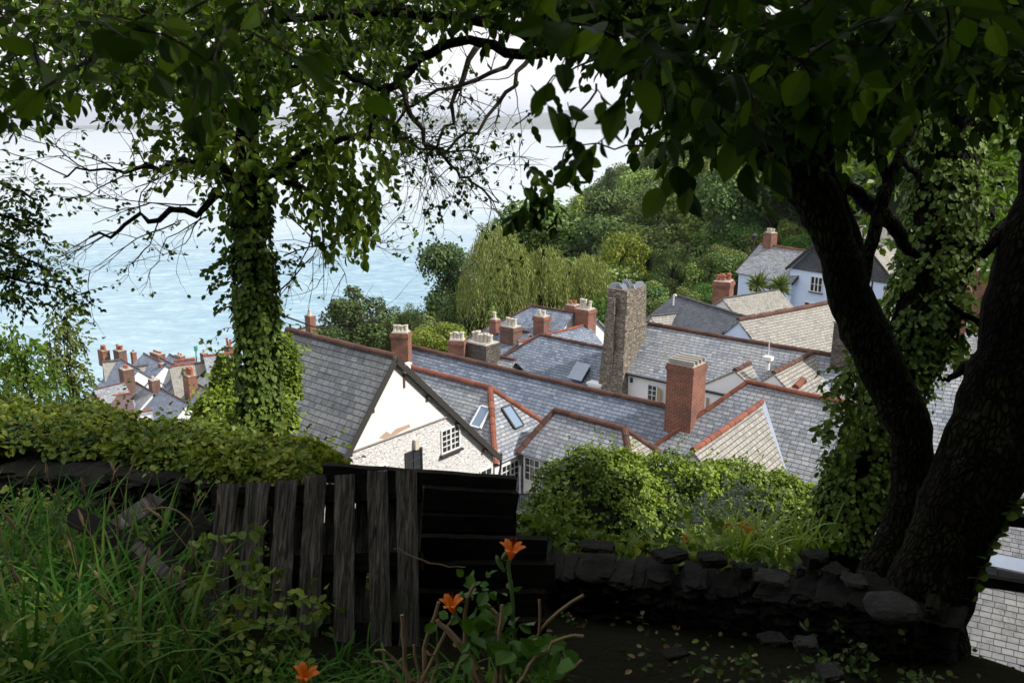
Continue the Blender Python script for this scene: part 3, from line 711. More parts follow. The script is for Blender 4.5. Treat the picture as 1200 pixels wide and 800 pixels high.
# F: near right hip roof with the pale wing
p, q = upto((876, 447.5), (991, 471.6), -10.75, 130); q = q + U_*2.6
F = house('slate_roofed_house', (p+q)/2, 'wide house with a pale slate wing between lead valleys, right behind the creeper mound', 'house')
f_ = gable(F, p, q, 3.7, 3.6, 1, 1, -18.5, 'slate_grey', 'slate_grey', 'white_render', e0=1.0, rt='ridge_red', rtr=.12)
fv, fu = touv(p)[1], touv(p)[0]
w0 = uvz(-13.72, fv-.6, -11.3); w1 = uvz(-13.3, 25.9, -11.3); wd_ = (w1-w0).normalized()
gable(F, w0, w1, 3.6, 3.3, 1, 1, -18.5, 'slate_pale', 'slate_pale', 'white_render', rt='ridge_red', rtr=.12, verge=.1, roofname='wing_roof', wallname='wing_wall')
nF = (UP-V_).normalized(); fz = lambda v: -10.75-(fv-v)
for sg, wdt in ((1, .2), (-1, .26)):
    L = 3.45; a0 = uvz(-13.72, fv-.55, fz(fv-.55)); a1 = uvz(-13.72+sg*(L-.05), fv-.55-L, fz(fv-.55-L))
    lead_strip(F, a0 + UP*.04, a1 + UP*.04, wdt, (UP - V_*.5 + U_*.45*sg).normalized())

# G: long middle roof above the white wall, with the great stone stack and two white gabled wings
p, q = upto((746, 376.5), (972, 417), -11.3, 130); q = q + U_*2.5; Gp = p
G = house('long_cottage', (p+q)/2, 'white walled cottage with a long grey slate roof and the great stone chimney', 'cottage')
g_ = gable(G, p, q, 2.85, 4.2, .8, .9, -20, 'slate_grey', 'slate_grey', 'white_render', verge=.05, over=.22)
gv = touv(p)[1]; wv_ = gv-2.85+.22
for px, py, hw, hh, li in ((764.5, 460, .62, .95, 1), (773.5, 460, .0, 0, 0), (821, 472, .75, .9, 2)):
    if hw: window(G, onplane(px, py, uvz(0, wv_, 0), V_), -V_, hw, hh, cols=2, rows=3, lights=li, sill=False)
for px, py in ((773, 463), (828, 473)):
    sb = MB(); c = onplane(px, py, uvz(0, wv_, 0), V_)-V_*.12; sb.obox(c, (U_*.8-V_*.6)*.26, (U_*.6+V_*.8)*.02, UP*.42); sb.build('shutter', M['tan_board'], G, uv=False)
for px, py in ((740.5, 445), (841, 466)):
    lb = MB(); c = onplane(px, py, uvz(0, wv_, 0), V_)-V_*.05; lb.obox(c, U_*.06, V_*.05, UP*.13); lb.build('wall_lamp', M['black_paint'], G, uv=False)
gt = MB(); gt.tube([g_['EN0']+UP*-.02-V_*.02, g_['EN1']+UP*-.02-V_*.02], .07, 8); gt.build('gutter', M['black_paint'], G, uv=False)
pr = MB(); c = onplane(701, 446, uvz(0, wv_-.3, 0), V_); pr.box(c-UP*2.4, U_, .85, .8, 2.2); pr.box(c-UP*.2, U_, 1.0, .95, .14); pr.build('white_pier', M['white_render'], G)
# gabled wings
def wing(root, zr, u, vb, vf, half, tn, base, sl='slate_pale', rt='ridge_brown'):
    r_ = gable(root, uvz(u, vb, zr), uvz(u, vf, zr), half, half, tn, tn, base, sl, sl, 'white_render', verge=.04, over=.06, th=.08, rt=rt, rtr=.12, roofname='wing_roof', wallname='wing_wall')
wing(G, -12.2, -18.0, 40.7, 39.0, 1.75, .62, -15.5)
wing(G, -11.33, -15.15, 41.6, 37.0, 2.6, .85, -17)
nG = (UP-V_*.8).normalized(); gz = lambda v: -11.3-(gv-v)*.8
for (u, vb, half, tn, zr) in ((-18.0, 40.5, 1.5, .62, -12.2), (-15.15, 41.5, 2.2, .85, -11.33)):
    zb = zr - half*tn; vv = gv-(-11.3-zb)/.8
    lead_strip(G, uvz(u, vb, gz(vb)+.03), uvz(u+half, vv, zb+.03), .2, (UP - V_*.4 + U_*.4).normalized())
tl = MB(); c = uvz(-14.2, 39.0, 0)
ridge_tiles(G, onplane(932, 456, uvz(-13.6, 0, 0), U_)+UP*.1, onplane(941, 447, uvz(-13.6, 0, 0), U_)+UP*.1, M['ridge_red'], .16)
# great stone stack
mb = MB(); uc = touv(p)[0]+.42
mb.box(uvz(uc, 39.9, -16.5), U_, 1.75, 2.9, 4.0, .82); mb.box(uvz(uc, 39.95, -12.5), U_, 1.42, 2.3, 2.2, .93)
mb.box(uvz(uc+.02, 40.0, -10.3), U_, 1.28, 2.05, 1.35, .97); mb.box(uvz(uc+.02, 40.0, -11.2), U_, 1.42, 2.2, .12); mb.box(uvz(uc-.15, 38.85, -14.5), U_, .55, .5, 5.1, .75)
st = mb.build('chimney', M['stone'], G)
for i in range(11):
    sb = MB(); c = uvz(uc+random.uniform(-.5, .5), 39.2+1.6*i/10, -8.95); a_ = random.uniform(0, 6.28)
    sb.obox(c+UP*.12, hd(math.degrees(a_))*.17, hd(math.degrees(a_)+90)*.025, (UP+hd(a_*57)*.5)*random.uniform(.10, .24)); sb.build('crown_slab', M['slate_loose'] if 'slate_loose' in M else M['mortar'], st, uv=False)
an = MB(); c = onz(900, 422, -11.6)
an.tube([c-UP*.6, c+UP*1.0], .025, 6); an.obox(c+UP*.1, U_*.22, V_*.18, UP*.1); an.tube([c-UP*.5, c-UP*.1], .12, 10); an.build('roof_vent', M['white_paint'], G, uv=False)

# E: roof left of the great stack
p, q = upto((633, 392), (722, 410.5), -12.9, 130); q = p + U_*(-25.55-touv(p)[0])
E_ = house('slate_roofed_house', (p+q)/2, 'broad slate roof with a white framed skylight, left of the great stone chimney', 'house')
e_ = gable(E_, p, q, 4.6, 3.5, .85, .85, -20, 'slate_blue', 'slate_grey', 'white_render', e0=1.0, rtr=.11)
nE = (UP-V_*.85).normalized(); c = onplane(681, 439, p, nE)
sk = MB(); upE = (V_+UP*.85).normalized(); sk.obox(c+nE*.18, U_*.42, upE*.5, nE*.14); sf = sk.build('skylight', M['dark_trim'], E_, uv=False)
sk = MB(); sk.obox(c+nE*.34, U_*.5, upE*.6, nE*.02); sk.build('skylight_lid', M['lead'], sf, uv=False)

# H: pale roof, its little white gable above the long roof, and its stone stack
p, q = upto((866, 374.5), (961, 356.5), -10.8, 55); q = q + hd(55)*2
H = house('slate_roofed_house', (p+q)/2, 'large lichened roof slope paled as sunlit with a small white gable peeping over the long roof', 'house')
h_ = gable(H, p, q, 5.5, 5.0, .78, .9, -18, 'slate_pale', 'slate_grey', 'shade_blue_render', verge=.1, over=.15, rtr=.15)  # sun put into paler near slates, blue shade into the gable wall

# small stone stack and parapet to the right
c = uvz(-12.2, 41.2, 0); c = onz(987, 437, -12.1)
R1 = house('stone_chimney_house', c, 'low house with a square dark stone chimney, half hidden behind the dark leaning trunk', 'house')
mb = MB(); mb.box(Vector((c.x, c.y, -15)), U_, .95, 1.1, 5.5, .96); mb.build('chimney', M['stone_dark'], R1)
pq = onz(1040, 470, -12.5); gable(R1, onz(1003, 447, -12.6), onz(1003, 447, -12.6)+V_*-5, 3.2, 1.0, .8, .8, -18, 'slate_pale', 'slate_pale', 'white_render', rt='ridge_dark')
vt = MB(); c2 = onz(977, 440, -13.3); vt.box(c2-UP*.6, U_, .55, .55, .6); vt.box(c2, U_, .8, .8, .09); vt.build('roof_vent', M['lead'], R1)

# I: roof turned from the sun, its shade put into dark slate
p, q = onz(793, 346, -11.7), onz(870, 370, -11.7)
I_ = house('shaded_slate_house', (p+q)/2, 'near black slate roof, darkened as shade, with a small dormer, right of the great stone chimney', 'house')
dI = (q-p).normalized(); hI = math.degrees(math.atan2(dI.x, dI.y))
gable(I_, p, q+dI*.6, 4.2, 3.5, .62, .7, -18, 'slate_shaded', 'slate_shaded', 'white_render', rt='ridge_dark', rtr=.1)
nI = Vector((dI.y, -dI.x, 0)); nI = -nI if nI.dot(-p) < 0 else nI
dm0 = onplane(793, 367, p, (UP+nI*.62).normalized()); 
gable(I_, dm0, dm0 + nI*2.0 - dI*0 , 1.3, 1.3, .8, .8, -16, 'slate_pale', 'slate_pale', 'white_render', rt='ridge_dark', rtr=.1, verge=.05, over=.1)
dn = MB(); c = onplane(789, 358, p, (UP+nI*.62).normalized()); dn.tube([c, c+UP*.75], .05, 6); dn.tube([c+UP*.75, c+UP*.8+dI*.2, c+UP*.7+dI*.3], .05, 6); dn.build('flue', M['white_paint'], I_, uv=False)

# J: pale roof with the brick stack
p, q = upto((859, 347.5), (912, 339.5), -12.2, 57)
J = house('slate_roofed_house', (p+q)/2, 'small pale roofed house with a square brick stack of red pots, before the blue houses', 'house')
gable(J, p - hd(57)*1.0, q, 4.0, 4.0, .7, .7, -18, 'slate_pale', 'slate_pale', 'white_render', verge=.1, rtr=.07, rt='ridge_dark')
c = onz(846, 362, -13.6); chimney(J, c, -15.5, -11.45, 1.25, 1.3, hd(118), 'brick_orange', 0, caps=3, crown='brick_dark' if 0 else 'mortar')
chj = [o for o in J.children if o.name.startswith('chimney')][0]
for a_, b_ in ((-.35, -.3), (.05, -.3), (.35, .1), (-.2, .3), (.3, .4)):
    pots(chj, Vector((c.x, c.y, -11.4)) + hd(118)*a_ + hd(28)*b_, U_, 1, .01, 'pot_red', .45, .16) if 1 else pots(chj, Vector((c.x, c.y, -10.5)) + hd(118)*a_ + hd(28)*b_, U_, 1, .01, 'pot_red', .42, .15)

# K: two houses by the wood, blue shade put into their wall colour
HK = -32
p = at(893, 285.5, 78); q = p + hd(HK+180)*6.0
K1 = house('shade_blue_house', (p+q)/2, 'house with shade-blue walls and a red chimney on its plain ridge, below the wood', 'house')
k1 = gable(K1, p, q, 3.0, 3.4, .8, .8, -20, 'slate_grey', 'slate_grey', 'shade_blue_render', rt='ridge_red', rtr=.1, verge_mat='dark_trim')
chimney(K1, p + hd(HK+180)*.9, p.z-.6, p.z+1.1, .9, .8, hd(HK), 'brick_orange', 3, pot='pot_cream', caps=1, poth=.35)
nK = k1['n']; wk = p + nK*2.75 + UP*(-3.0*.8-.95)
for s_k, w_k in ((1.8, 1.0), (3.9, .7)): window(K1, wk + hd(HK+180)*s_k, nK, w_k, 1.1, cols=1, rows=2, lights=2, sill=False)
# second blue house: ridge runs back, two slate hung gables face the village
fc = at(925, 330, 73)                 # left front corner, at window height
fx = hd(148-5)                       # along the front
fb = Vector((-fx.y, fx.x, 0)); fb = fb if fb.y > 0 else -fb     # to the back
K2 = house('shade_blue_house', fc + fx*4 + fb*3, 'house with shade-blue walls and two dark slate hung gables, seen around the dark trunk', 'house')
zE = at(924, 310, 73).z
for off, wdt, nm in ((0, 4.4, 'gabled_front'), (4.6, 5.0, 'gabled_front')):
    e0 = fc + fx*(off+wdt/2); e0 = Vector((e0.x, e0.y, zE+wdt/2*.95)); half = wdt/2+.25
    if off > 0: e0 = e0 - fb*.1
    r_ = gable(K2, e0, e0+fb*6.5, half, half, .95, .95, -19, 'slate_grey' if off == 0 else 'slate_pale', None, 'shade_blue_render', rt='ridge_dark', rtr=.08, verge_mat='black_paint', verge=.3)
    tri = MB(); fr = -fb*.05; zz = zE-.05
    A3 = [e0-fx*(half-.42)+fr, e0+fx*(half-.42)+fr, e0+fr-UP*.3]; A3[0].z = A3[1].z = zz-.2
    A3 = [v for v in A3]; tri.add([v - fb*.05 for v in A3]+A3, [(0, 1, 2), (5, 4, 3), (0, 3, 4, 1), (1, 4, 5, 2), (2, 5, 3, 0)]); tri.build('slate_hanging', M['slate_hung'], K2)
    window(K2, Vector((e0.x, e0.y, zE-1.25)) + (fx*.45 if off == 0 else -fx*.9), -fb, 1.15, 1.3, cols=1, rows=2, lights=3, proud=.08)
    if off: window(K2, Vector((e0.x, e0.y, zE+.85)) - fb*.1 - fx*.2, -fb, 1.1, 1.1, cols=1, rows=2, lights=3, proud=.08)
    else: window(K2, Vector((e0.x, e0.y, zE-3.3)), -fb, 1.1, .9, cols=1, rows=2, lights=2)
bp = MB(); c = fc + fx*7.6; bp.tube([Vector((c.x, c.y, zE))-fb*.1, Vector((c.x, c.y, -16))-fb*.1], .07, 6); bp.build('downpipe', M['black_paint'], K2, uv=False)
e0 = fc + fx*2 + fb*5; e0 = Vector((e0.x, e0.y, zE+3.6)); gable(K2, e0, e0+fx*9.5, 3.6, 3.6, .85, .85, -18, 'slate_pale', None, 'white_render', rt='ridge_dark', rtr=.08, roofname='main_roof', wallname='main_wall')

# cluster of small roofs left of the great stack
def simple(name, pa, pb, z, head, rN, rF, t, label, sN, sF=None, e0='gable', e1='gable', base=-21, wall='white_render', rt='ridge_brown', rtr=.1, cat='house', ext=0):
    p, q = upto(pa, pb, z, head); q = q + hd(head)*ext
    h = house(name, (p+q)/2, label, cat); gable(h, p, q, rN, rF, t, t, base, sN, sF, wall, e0, e1, rt=rt, rtr=rtr)
    return h, p, q
E1, p, q = simple('slate_roofed_house', (624, 358), (659, 369), -13.2, 130, 4.2, 4, .7, 'pale blue slate roof highest of the small roofs, below the weeping willow', 'slate_blue', 'slate_grey', base=-22, e0=1.0)
E2, p, q = simple('slate_roofed_house', (663, 366), (690, 374), -13.6, 130, 3.6, 3, .75, 'small slate roof under the willow, next to the stub chimney with a stained brown cap', 'slate_blue', 'slate_grey', base=-22)
c = onz(671, 368, -13.8); chimney(E2, c, -16, -13.1, .85, .75, U_, 'brick_red', 2, pot='pot_red', caps=2, poth=.3)
E3, p, q = simple('slate_roofed_house', (642, 391), (684, 380.5), -14.0, 48, 4.4, 3.4, .75, 'red ridged roof carrying the tallest brick stack left of the great stone chimney', 'slate_blue', 'slate_pale', base=-22, rt='ridge_red')
c = onz(686, 381, -14.1); chimney(E3, c, -17.0, -12.9, 1.15, 1.0, U_, 'brick_red', 3, caps=2, poth=.6); 
E4, p, q = simple('slate_roofed_house', (609, 400), (632, 394.5), -14.0, 42, 3.2, 2.6, .8, 'pale mossy roof in front of the brick stack with three white pots', 'slate_grey', 'slate_pale', base=-22, rt='ridge_red', rtr=.09)
c = onz(599, 402, -14.8); chimney(E4, c, -17, -13.6, 1.2, .95, U_, 'brick_dark', 3, caps=2, poth=.6)
c = onz(635, 384, -14.2); chimney(E1, c, -17, -13.35, .95, .8, U_, 'brick_red', 2, caps=2, poth=.38)
E5, p, q = simple('slate_roofed_house', (577, 381), (612, 391), -14.0, 130, 3.4, 3, .7, 'thin blue slate roof behind the squat stone stack', 'slate_blue', base=-22)
c = onz(580, 384, -14.0); chimney(E5, c, -16, -13.4, .6, .55, U_, 'brick_red', 1, caps=1, poth=.45)
E6, p, q = simple('slate_roofed_house', (560, 412), (602, 421), -13.9, 130, 2.6, 2.6, .8, 'low roof under the squat stone chimney with a row of cream pots', 'slate_grey', 'slate_grey', base=-22, wall='stone_dark')
c = onz(566, 424, -14.2); chs = chimney(E6, c, -17.5, -12.95, 1.7, 1.3, U_, 'stone_dark', 5, caps=1, poth=.55, potr=.16)
c = onz(536, 412, -13.5); chimney(E6, c, -15.6, -12.75, .95, .65, hd(100), 'brick_orange', 4, caps=2, poth=.42)
# distant gable by the sea edge, behind the ivy trunk
S1, p, q = simple('seaside_house', (352, 385), (372, 378), -19, 60, 4, 4, .8, 'far roof peeping beside the ivy clad trunk, at the edge of the sea', 'slate_grey', base=-30)
chimney(S1, at(364, 380, 72), at(364, 380, 72).z-1, at(364, 369, 72).z, .7, .6, U_, 'brick_red', 1, caps=1)

# right hand strip between the trunks
def slope_house(name, pl, pr, z, head, rN, t, label, sl, wall='white_render', base=-22, rt='ridge_dark', rF=2.5):
    p, q = upto(pl, pr, z, head); h = house(name, (p+q)/2, label, 'house'); g = gable(h, p, q, rN, rF, t, t, base, sl, None, wall, rt=rt); return h, p, q, g
L1, p, q, _ = slope_house('slate_roofed_house', (1040, 338), (1260, 372), -9.5, 118, 5.5, .8, 'far pale roof with an orange brick chimney, seen between the two dark trunks', 'slate_grey')
c = at(1126, 372, 44); chimney(L1, c, c.z-1.2, at(1126, 335, 44).z, .55, .9, hd(118), 'brick_orange', 2, pot='pot_red')
c = at(1146, 330, 46); chimney(L1, c, c.z-2, at(1146, 316, 46).z, 1.0, .8, hd(118), 'brick_red', 2, pot='pot_red')
L2, p, q, _ = slope_house('slate_roofed_house', (1010, 408), (1290, 455), -9.6, 118, 5.6, .85, 'grey slate roof running down between the twin trunks on the right', 'slate_grey', base=-17)
L3, p, q, _ = slope_house('slate_roofed_house', (1060, 530), (1320, 585), -8.9, 118, 3.8, .8, 'nearer grey roof with a wide lead gutter, low on the right behind the rails', 'slate_small', base=-15)
L4, p, q, _ = slope_house('lean_to_roof', (1090, 655), (1320, 700), -8.6, 118, 3.5, .75, 'lowest pale slate roof at the right edge, below the lead gutter', 'slate_small', base=-14)
lead_strip(L4, p+UP*.25, q+UP*.25, .28, (UP-hd(28)*.7).normalized())

# ------------------------------------------------------------------ the lower village by the sea
def vroof(name, pa, pb, z, head, rN, rF, t, label, sN, sF=None, **k):
    return simple(name, pa, pb, z, head, rN, rF, t, label, sN, sF, base=z-8, **k)
VH = 137
v1, p, q = vroof('village_house', (229, 448.5), (247.5, 458.5), -31, VH, 5.5, 4, .85, 'slate roofed village house nearest the ivy clad trunk, its smooth roof falling left', 'slate_blue', rt='ridge_brown', ext=3)
c = at(223.5, 452, 103); chimney(v1, c, c.z-1.5, at(223, 438, 103).z, 1.7, 1.1, hd(VH), 'brick_red', 3, pot='pot_red', caps=1, poth=.8, potr=.26)
v2, p, q = vroof('village_house', (184, 451.7), (208, 468), -31.5, VH, 5.5, 4, .85, 'slate roofed village house with a ribbed looking roof below the small brick stack', 'slate_blue', ext=2)
c = at(181, 452, 104); chimney(v2, c, c.z-1.5, at(181, 444, 104).z, 1.2, 1.0, hd(VH), 'brick_dark', 2, pot='pot_cream', caps=1, poth=.3)
v3, p, q = vroof('village_house', (160, 448), (172, 458), -31.8, VH, 6.0, 4, .85, 'slate roofed village house leaning on the tallest brown brick stack', 'slate_grey', ext=1)
c = at(150, 452, 106); chimney(v3, c, c.z-1.2, at(150, 430, 106).z, 1.6, 1.3, hd(VH), 'brick_dark', 2, pot='pot_red', caps=1, poth=.4, potr=.2)
v4, p, q = vroof('village_house', (124, 488), (174, 476), -31.5, 62, 2.2, 2.4, .6, 'white rendered village house with an orange ridge, lowest in the village', 'slate_grey', rt='ridge_red', rtr=.16)
wl = MB(); wl.slab([p+hd(152)*.9-UP*.3, q+hd(152)*.9-UP*.3, q+hd(152)*.9-UP*3.6, p+hd(152)*.9-UP*3.6], .2)
wl.build('parapet', M['cream_render'], v4); c = at(150, 492, 93); chimney(v4, c, c.z-1.6, at(150, 494, 93).z+.6, .5, .5, U_, 'brick_orange', 1, pot='pot_red', caps=1, poth=.4)
v5, p, q = vroof('village_house', (97, 468), (151, 458), -32, 62, 3.6, 3.0, .6, 'village house with a purple slate roof above the green netting', 'slate_purple', rt='ridge_red', rtr=.16)
c = at(118, 482, 98); chimney(v5, c, c.z-1, at(118, 468, 98).z, .6, .5, U_, 'brick_orange', 1, pot='pot_red', caps=1, poth=.4)
nt_ = MB(); 
for i in range(12):
    for j in range(4):
        a0 = at(94+i*4, 479+j*4+random.uniform(-1, 1), 95); b0 = at(98+i*4, 479+j*4+random.uniform(-1, 1), 95); c0 = at(98+i*4, 483+j*4, 94.5); d0 = at(94+i*4, 483+j*4, 94.5)
        nt_.slab([a0, b0, c0, d0], .05)
tag(nt_.build('netting', M['green_net'], uv=False), 'rumpled green netting spread beneath the purple slate roof', 'netting')
v6, p, q = vroof('village_house', (111.5, 456), (122, 440), -31, 40, 3.0, 3.0, .95, 'half timbered village gable with a pale slate roof, left of the tallest stack', 'slate_grey', wall='dark_trim', rtr=.1)
for i in range(-3, 4):
    st_ = MB(); c = p - hd(40)*.05 + hd(130)*i*.5; hh = 1.1-abs(i)*.22; st_.obox(Vector((c.x, c.y, p.z-2.0)), hd(130)*.13, hd(40)*.05, UP*hh); st_.build('gable_stud', M['white_paint'], v6, uv=False)
v7, p, q = vroof('village_house', (122, 424), (142, 420.5), -30.5, 62, 6, 4, .8, 'broad pale village roof with a black flat coping, half hidden by the birch', 'slate_pale', 'slate_grey', rt='ridge_dark', rtr=.2)
c = at(122, 416, 118); chimney(v7, c, c.z-1.5, at(121, 409.5, 118).z, 1.5, 1.0, U_, 'brick_orange', 4, pot='pot_red', caps=1, poth=.6, potr=.2)
v8, p, q = vroof('village_house', (142, 421), (150, 432), -30.2, VH, 5.5, 3, .9, 'steep blue slate village roof directly behind the tallest stack', 'slate_blue', ext=1)
c = at(141, 417, 117); chimney(v8, c, c.z-1.5, at(141, 409.5, 117).z, 1.6, 1.1, U_, 'brick_dark', 3, pot='pot_red', caps=1, poth=.6, potr=.2)
v9, p, q = vroof('village_house', (169, 414), (182, 424), -30.2, VH, 6.5, 4, .8, 'blue slate village roof with the small pale red stack beside it, at the sea edge', 'slate_blue', ext=2)
c = at(157, 420, 120); chimney(v9, c, c.z-1.5, at(157, 412, 120).z, .6, .6, U_, 'brick_orange', 1, pot='pot_red', caps=1, poth=.3)
v10, p, q = vroof('village_house', (157, 430), (176, 425), -31, 62, 4.5, 3, .6, 'grey flat looking village roof crossed by dark ribs', 'slate_pale', rt='ridge_dark', rtr=.2)
for k in range(3):
    lead_strip(v10, p+hd(152)*(1.2+k*1.3)-UP*(.6*(1.2+k*1.3)-.1), q+hd(152)*(1.2+k*1.3)-UP*(.6*(1.2+k*1.3)-.1), .35, UP, 'dark_trim')
v11, p, q = vroof('village_house', (188, 419), (206, 433), -31, VH, 3.2, 5, .9, 'tall white walled village house under a wide brick stack', 'slate_blue', wall='white_render', ext=1)
v17, p, q = vroof('village_house', (194, 437), (207, 441), -31.8, 62, 2.6, 2.6, .9, 'small white gabled village house tucked between two brick stacks', 'slate_grey', wall='white_render')
c = at(185, 420, 118); chimney(v11, c, c.z-2, at(185, 413, 118).z, 2.4, 1.0, U_, 'brick_orange', 6, pot='pot_red', caps=1, poth=.25, potr=.12)
c = at(190, 434, 110); chimney(v11, c, c.z-1.2, at(190, 425, 110).z, .7, .6, U_, 'brick_red', 1, pot='pot_red', caps=1, poth=.2)
v12, p, q = vroof('village_house', (200, 429), (238, 421.5), -30.6, 62, 4.2, 3.5, .75, 'pale mottled village roof with a red ridge and a white wall to its left', 'slate_pale', rt='ridge_red', rtr=.15)
v13, p, q = vroof('village_house', (253, 421), (266, 431), -30.0, VH, 5.5, 4, .8, 'fine slated village roof just left of the ivy trunk, highest on the right', 'slate_grey', ext=2)
v14, p, q = vroof('village_house', (240, 417), (272, 412), -29.5, 62, 2.5, 4, .7, 'low red ridged village roof along the sea edge', 'slate_grey', wall='cream_render', rt='ridge_red', rtr=.18)
c = at(269, 413, 122); chimney(v14, c, c.z-1.5, at(269, 405, 122).z, 1.3, .9, U_, 'brick_dark', 2, pot='pot_red', caps=1, poth=1.0, potr=.18)
c = at(239, 416, 124); chimney(v14, c, c.z-1.5, at(239, 413.5, 124).z, .8, .8, U_, 'brick_dark', 1, pot='pot_red', caps=1, poth=.4)
v15, p, q = vroof('village_house', (199, 415), (205, 421), -30.5, VH, 3.2, 3, .9, 'tiny peaked slate roof poking up against the sea', 'slate_blue', rt='ridge_dark')
v16, p, q = vroof('village_house', (206, 423), (226, 420), -30.2, 62, 2.5, 3, .7, 'low reddish ridged roof behind the pale mottled one, against the sea', 'slate_purple', rt='ridge_red', rtr=.2)
c = at(211, 420, 124); chimney(v16, c, c.z-1, at(211, 416, 124).z, 1.6, .8, U_, 'brick_red', 2, pot='pot_red', caps=1, poth=.3)
po = MB(); c = at(229.5, 424, 124); po.tube([c-UP*2, at(229.5, 407, 124)], .12, 6); po.obox(at(229.5, 408, 124), Vector((.22, 0, 0)), Vector((0, .22, 0)), UP*.35)
pl_ = MB(); tag(po.build('lamp_post', M['green_net'], uv=False), 'green lamp post standing against the sea among the chimneys', 'lamp post')


# ------------------------------------------------------------------ foliage materials
M['leaf_wood'] = leafmat('wood_leaf', (.07, .13, .025), (.14, .225, .045), (.24, .31, .075), trans=.25, objvar=.75)
M['leaf_olive'] = leafmat('olive_leaf', (.07, .11, .025), (.13, .18, .04), (.19, .23, .06), trans=.25, objvar=.4)
M['leaf_yellow'] = leafmat('yellow_green_leaf', (.09, .14, .015), (.19, .25, .03), (.34, .34, .05), trans=.35)
M['leaf_willow'] = leafmat('willow_leaf', (.14, .18, .04), (.24, .29, .08), (.34, .36, .12), trans=.25)
M['leaf_bright'] = leafmat('bright_leaf', (.04, .12, .015), (.07, .17, .02), trans=.3)
M['leaf_dark'] = leafmat('dark_leaf', (.03, .065, .016), (.07, .13, .027), (.12, .185, .045), trans=.2, objvar=.4)
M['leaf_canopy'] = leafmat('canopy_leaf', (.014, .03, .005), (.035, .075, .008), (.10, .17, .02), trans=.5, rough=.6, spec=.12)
M['leaf_crown'] = leafmat('sunny_crown_leaf', (.04, .075, .01), (.085, .145, .018), (.19, .25, .03), trans=.55, rough=.6, spec=.15)  # light through the left crown put into a brighter leaf colour
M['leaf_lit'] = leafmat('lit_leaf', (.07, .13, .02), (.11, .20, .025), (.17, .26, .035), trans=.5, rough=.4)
M['leaf_ivy'] = leafmat('ivy_leaf', (.03, .065, .012), (.065, .12, .02), (.13, .19, .03), trans=.25, rough=.5, spec=.2, big=1.5)
M['leaf_hedge'] = leafmat('hedge_leaf', (.06, .11, .014), (.12, .19, .022), (.22, .29, .035), trans=.3, rough=.4, big=1.6)
M['leaf_hedge_low'] = leafmat('bramble_leaf', (.035, .085, .014), (.085, .16, .022), (.24, .28, .04), trans=.3, rough=.45, big=2)
M['leaf_grey'] = leafmat('grey_leaf', (.14, .19, .16), (.24, .30, .27), trans=.2)
M['blade'] = leafmat('grass_blade', (.03, .105, .014), (.065, .19, .025), (.17, .28, .06), trans=.4, rough=.6, spec=.1)
M['blade_lit'] = leafmat('sunlit_lily_blade', (.16, .27, .04), (.26, .38, .06), (.34, .42, .09), trans=.4)  # sun on the clump put into brighter blades
M['petal'] = leafmat('orange_petal', (.75, .16, .012), (.85, .24, .02), trans=.4, rough=.5)
M['stem_green'] = plain('green_stem', (.10, .17, .05), .6)
M['deadleaf'] = leafmat('dead_leaf', (.10, .05, .02), (.20, .11, .04), (.25, .18, .06), trans=.2)
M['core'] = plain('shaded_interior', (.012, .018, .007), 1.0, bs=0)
def npv(v): return np.array(tuple(v), dtype=float)
def rdir(n, up=0.0):
    d = rng.normal(size=(n, 3)); d[:, 2] += up; return d/np.linalg.norm(d, axis=1, keepdims=True)

# ------------------------------------------------------------------ woodland trees
def crown_pts(nl, n, rz=1.0, lobe=(.26, .42), seed=1, top=0):
    r = np.random.default_rng(seed); C = []
    while len(C) < nl:
        c = r.uniform(-1, 1, 3)
        if .25 < np.linalg.norm(c) < .82: C.append(c*np.array([1, 1, rz]))
    C = np.array(C); Rr = r.uniform(lobe[0], lobe[1], nl)
    k = r.integers(0, nl, n); d = r.normal(size=(n, 3)); d[:, 2] += .25; d /= np.linalg.norm(d, axis=1, keepdims=True)
    rad = Rr[k]*(1 - .35*r.random(n)**2) * (1+.12*r.normal(size=n))
    P = C[k] + d*rad[:, None]
    return P, d
def crown_faces(P, d, size, asp=.75, jit=.9):
    N = len(P); nrm = d + rng.normal(size=(N, 3))*jit*.55; D = np.cross(nrm, rng.normal(size=(N, 3))); D /= np.linalg.norm(D, axis=1, keepdims=True)
    Y = np.cross(nrm, D); Y /= np.linalg.norm(Y, axis=1, keepdims=True); S = (size*rng.uniform(.6, 1.4, N))[:, None]
    return np.stack([P-D*S*.5, P+Y*S*asp*.5, P+D*S*.5, P-Y*S*asp*.5], 1)
protos = {}
def proto_mesh(key, mat, nl, n, size, rz, seed, lobe=(.26, .42)):
    P, d = crown_pts(nl, n, rz, lobe, seed); P[:, 2] += 0
    F = crown_faces(P, d, size)
    o = quads_obj('crown', F, mat, None, (0, 0, 0)); me = o.data; bpy.data.objects.remove(o); protos[key] = me
def trunk_mesh():
    mb = MB(); mb.tube([(0, 0, 0), (.03, 0, .4), (0, .03, .8), (.02, 0, 1)], [.05, .04, .03, .015], 7)
    for i in range(5):
        a = i*1.3; z = .45+.08*i; mb.tube([(0, 0, z), (.14*math.cos(a), .14*math.sin(a), z+.16), (.3*math.cos(a), .3*math.sin(a), z+.28)], [.022, .015, .006], 5, False)
    o = mb.build('trunk', M['bark'], uv=False, origin=(0, 0, 0), smooth=True); me = o.data; bpy.data.objects.remove(o); return me
TRUNK = trunk_mesh()
for i in range(3): proto_mesh('wood%d' % i, M['leaf_wood'], 24, 8500, .085, .95, 10+i)
proto_mesh('dark0', M['leaf_dark'], 22, 8000, .085, 1.0, 21); proto_mesh('dark1', M['leaf_dark'], 30, 8000, .08, 1.1, 22, (.2, .34))
proto_mesh('olive', M['leaf_olive'], 26, 9000, .08, .9, 23)
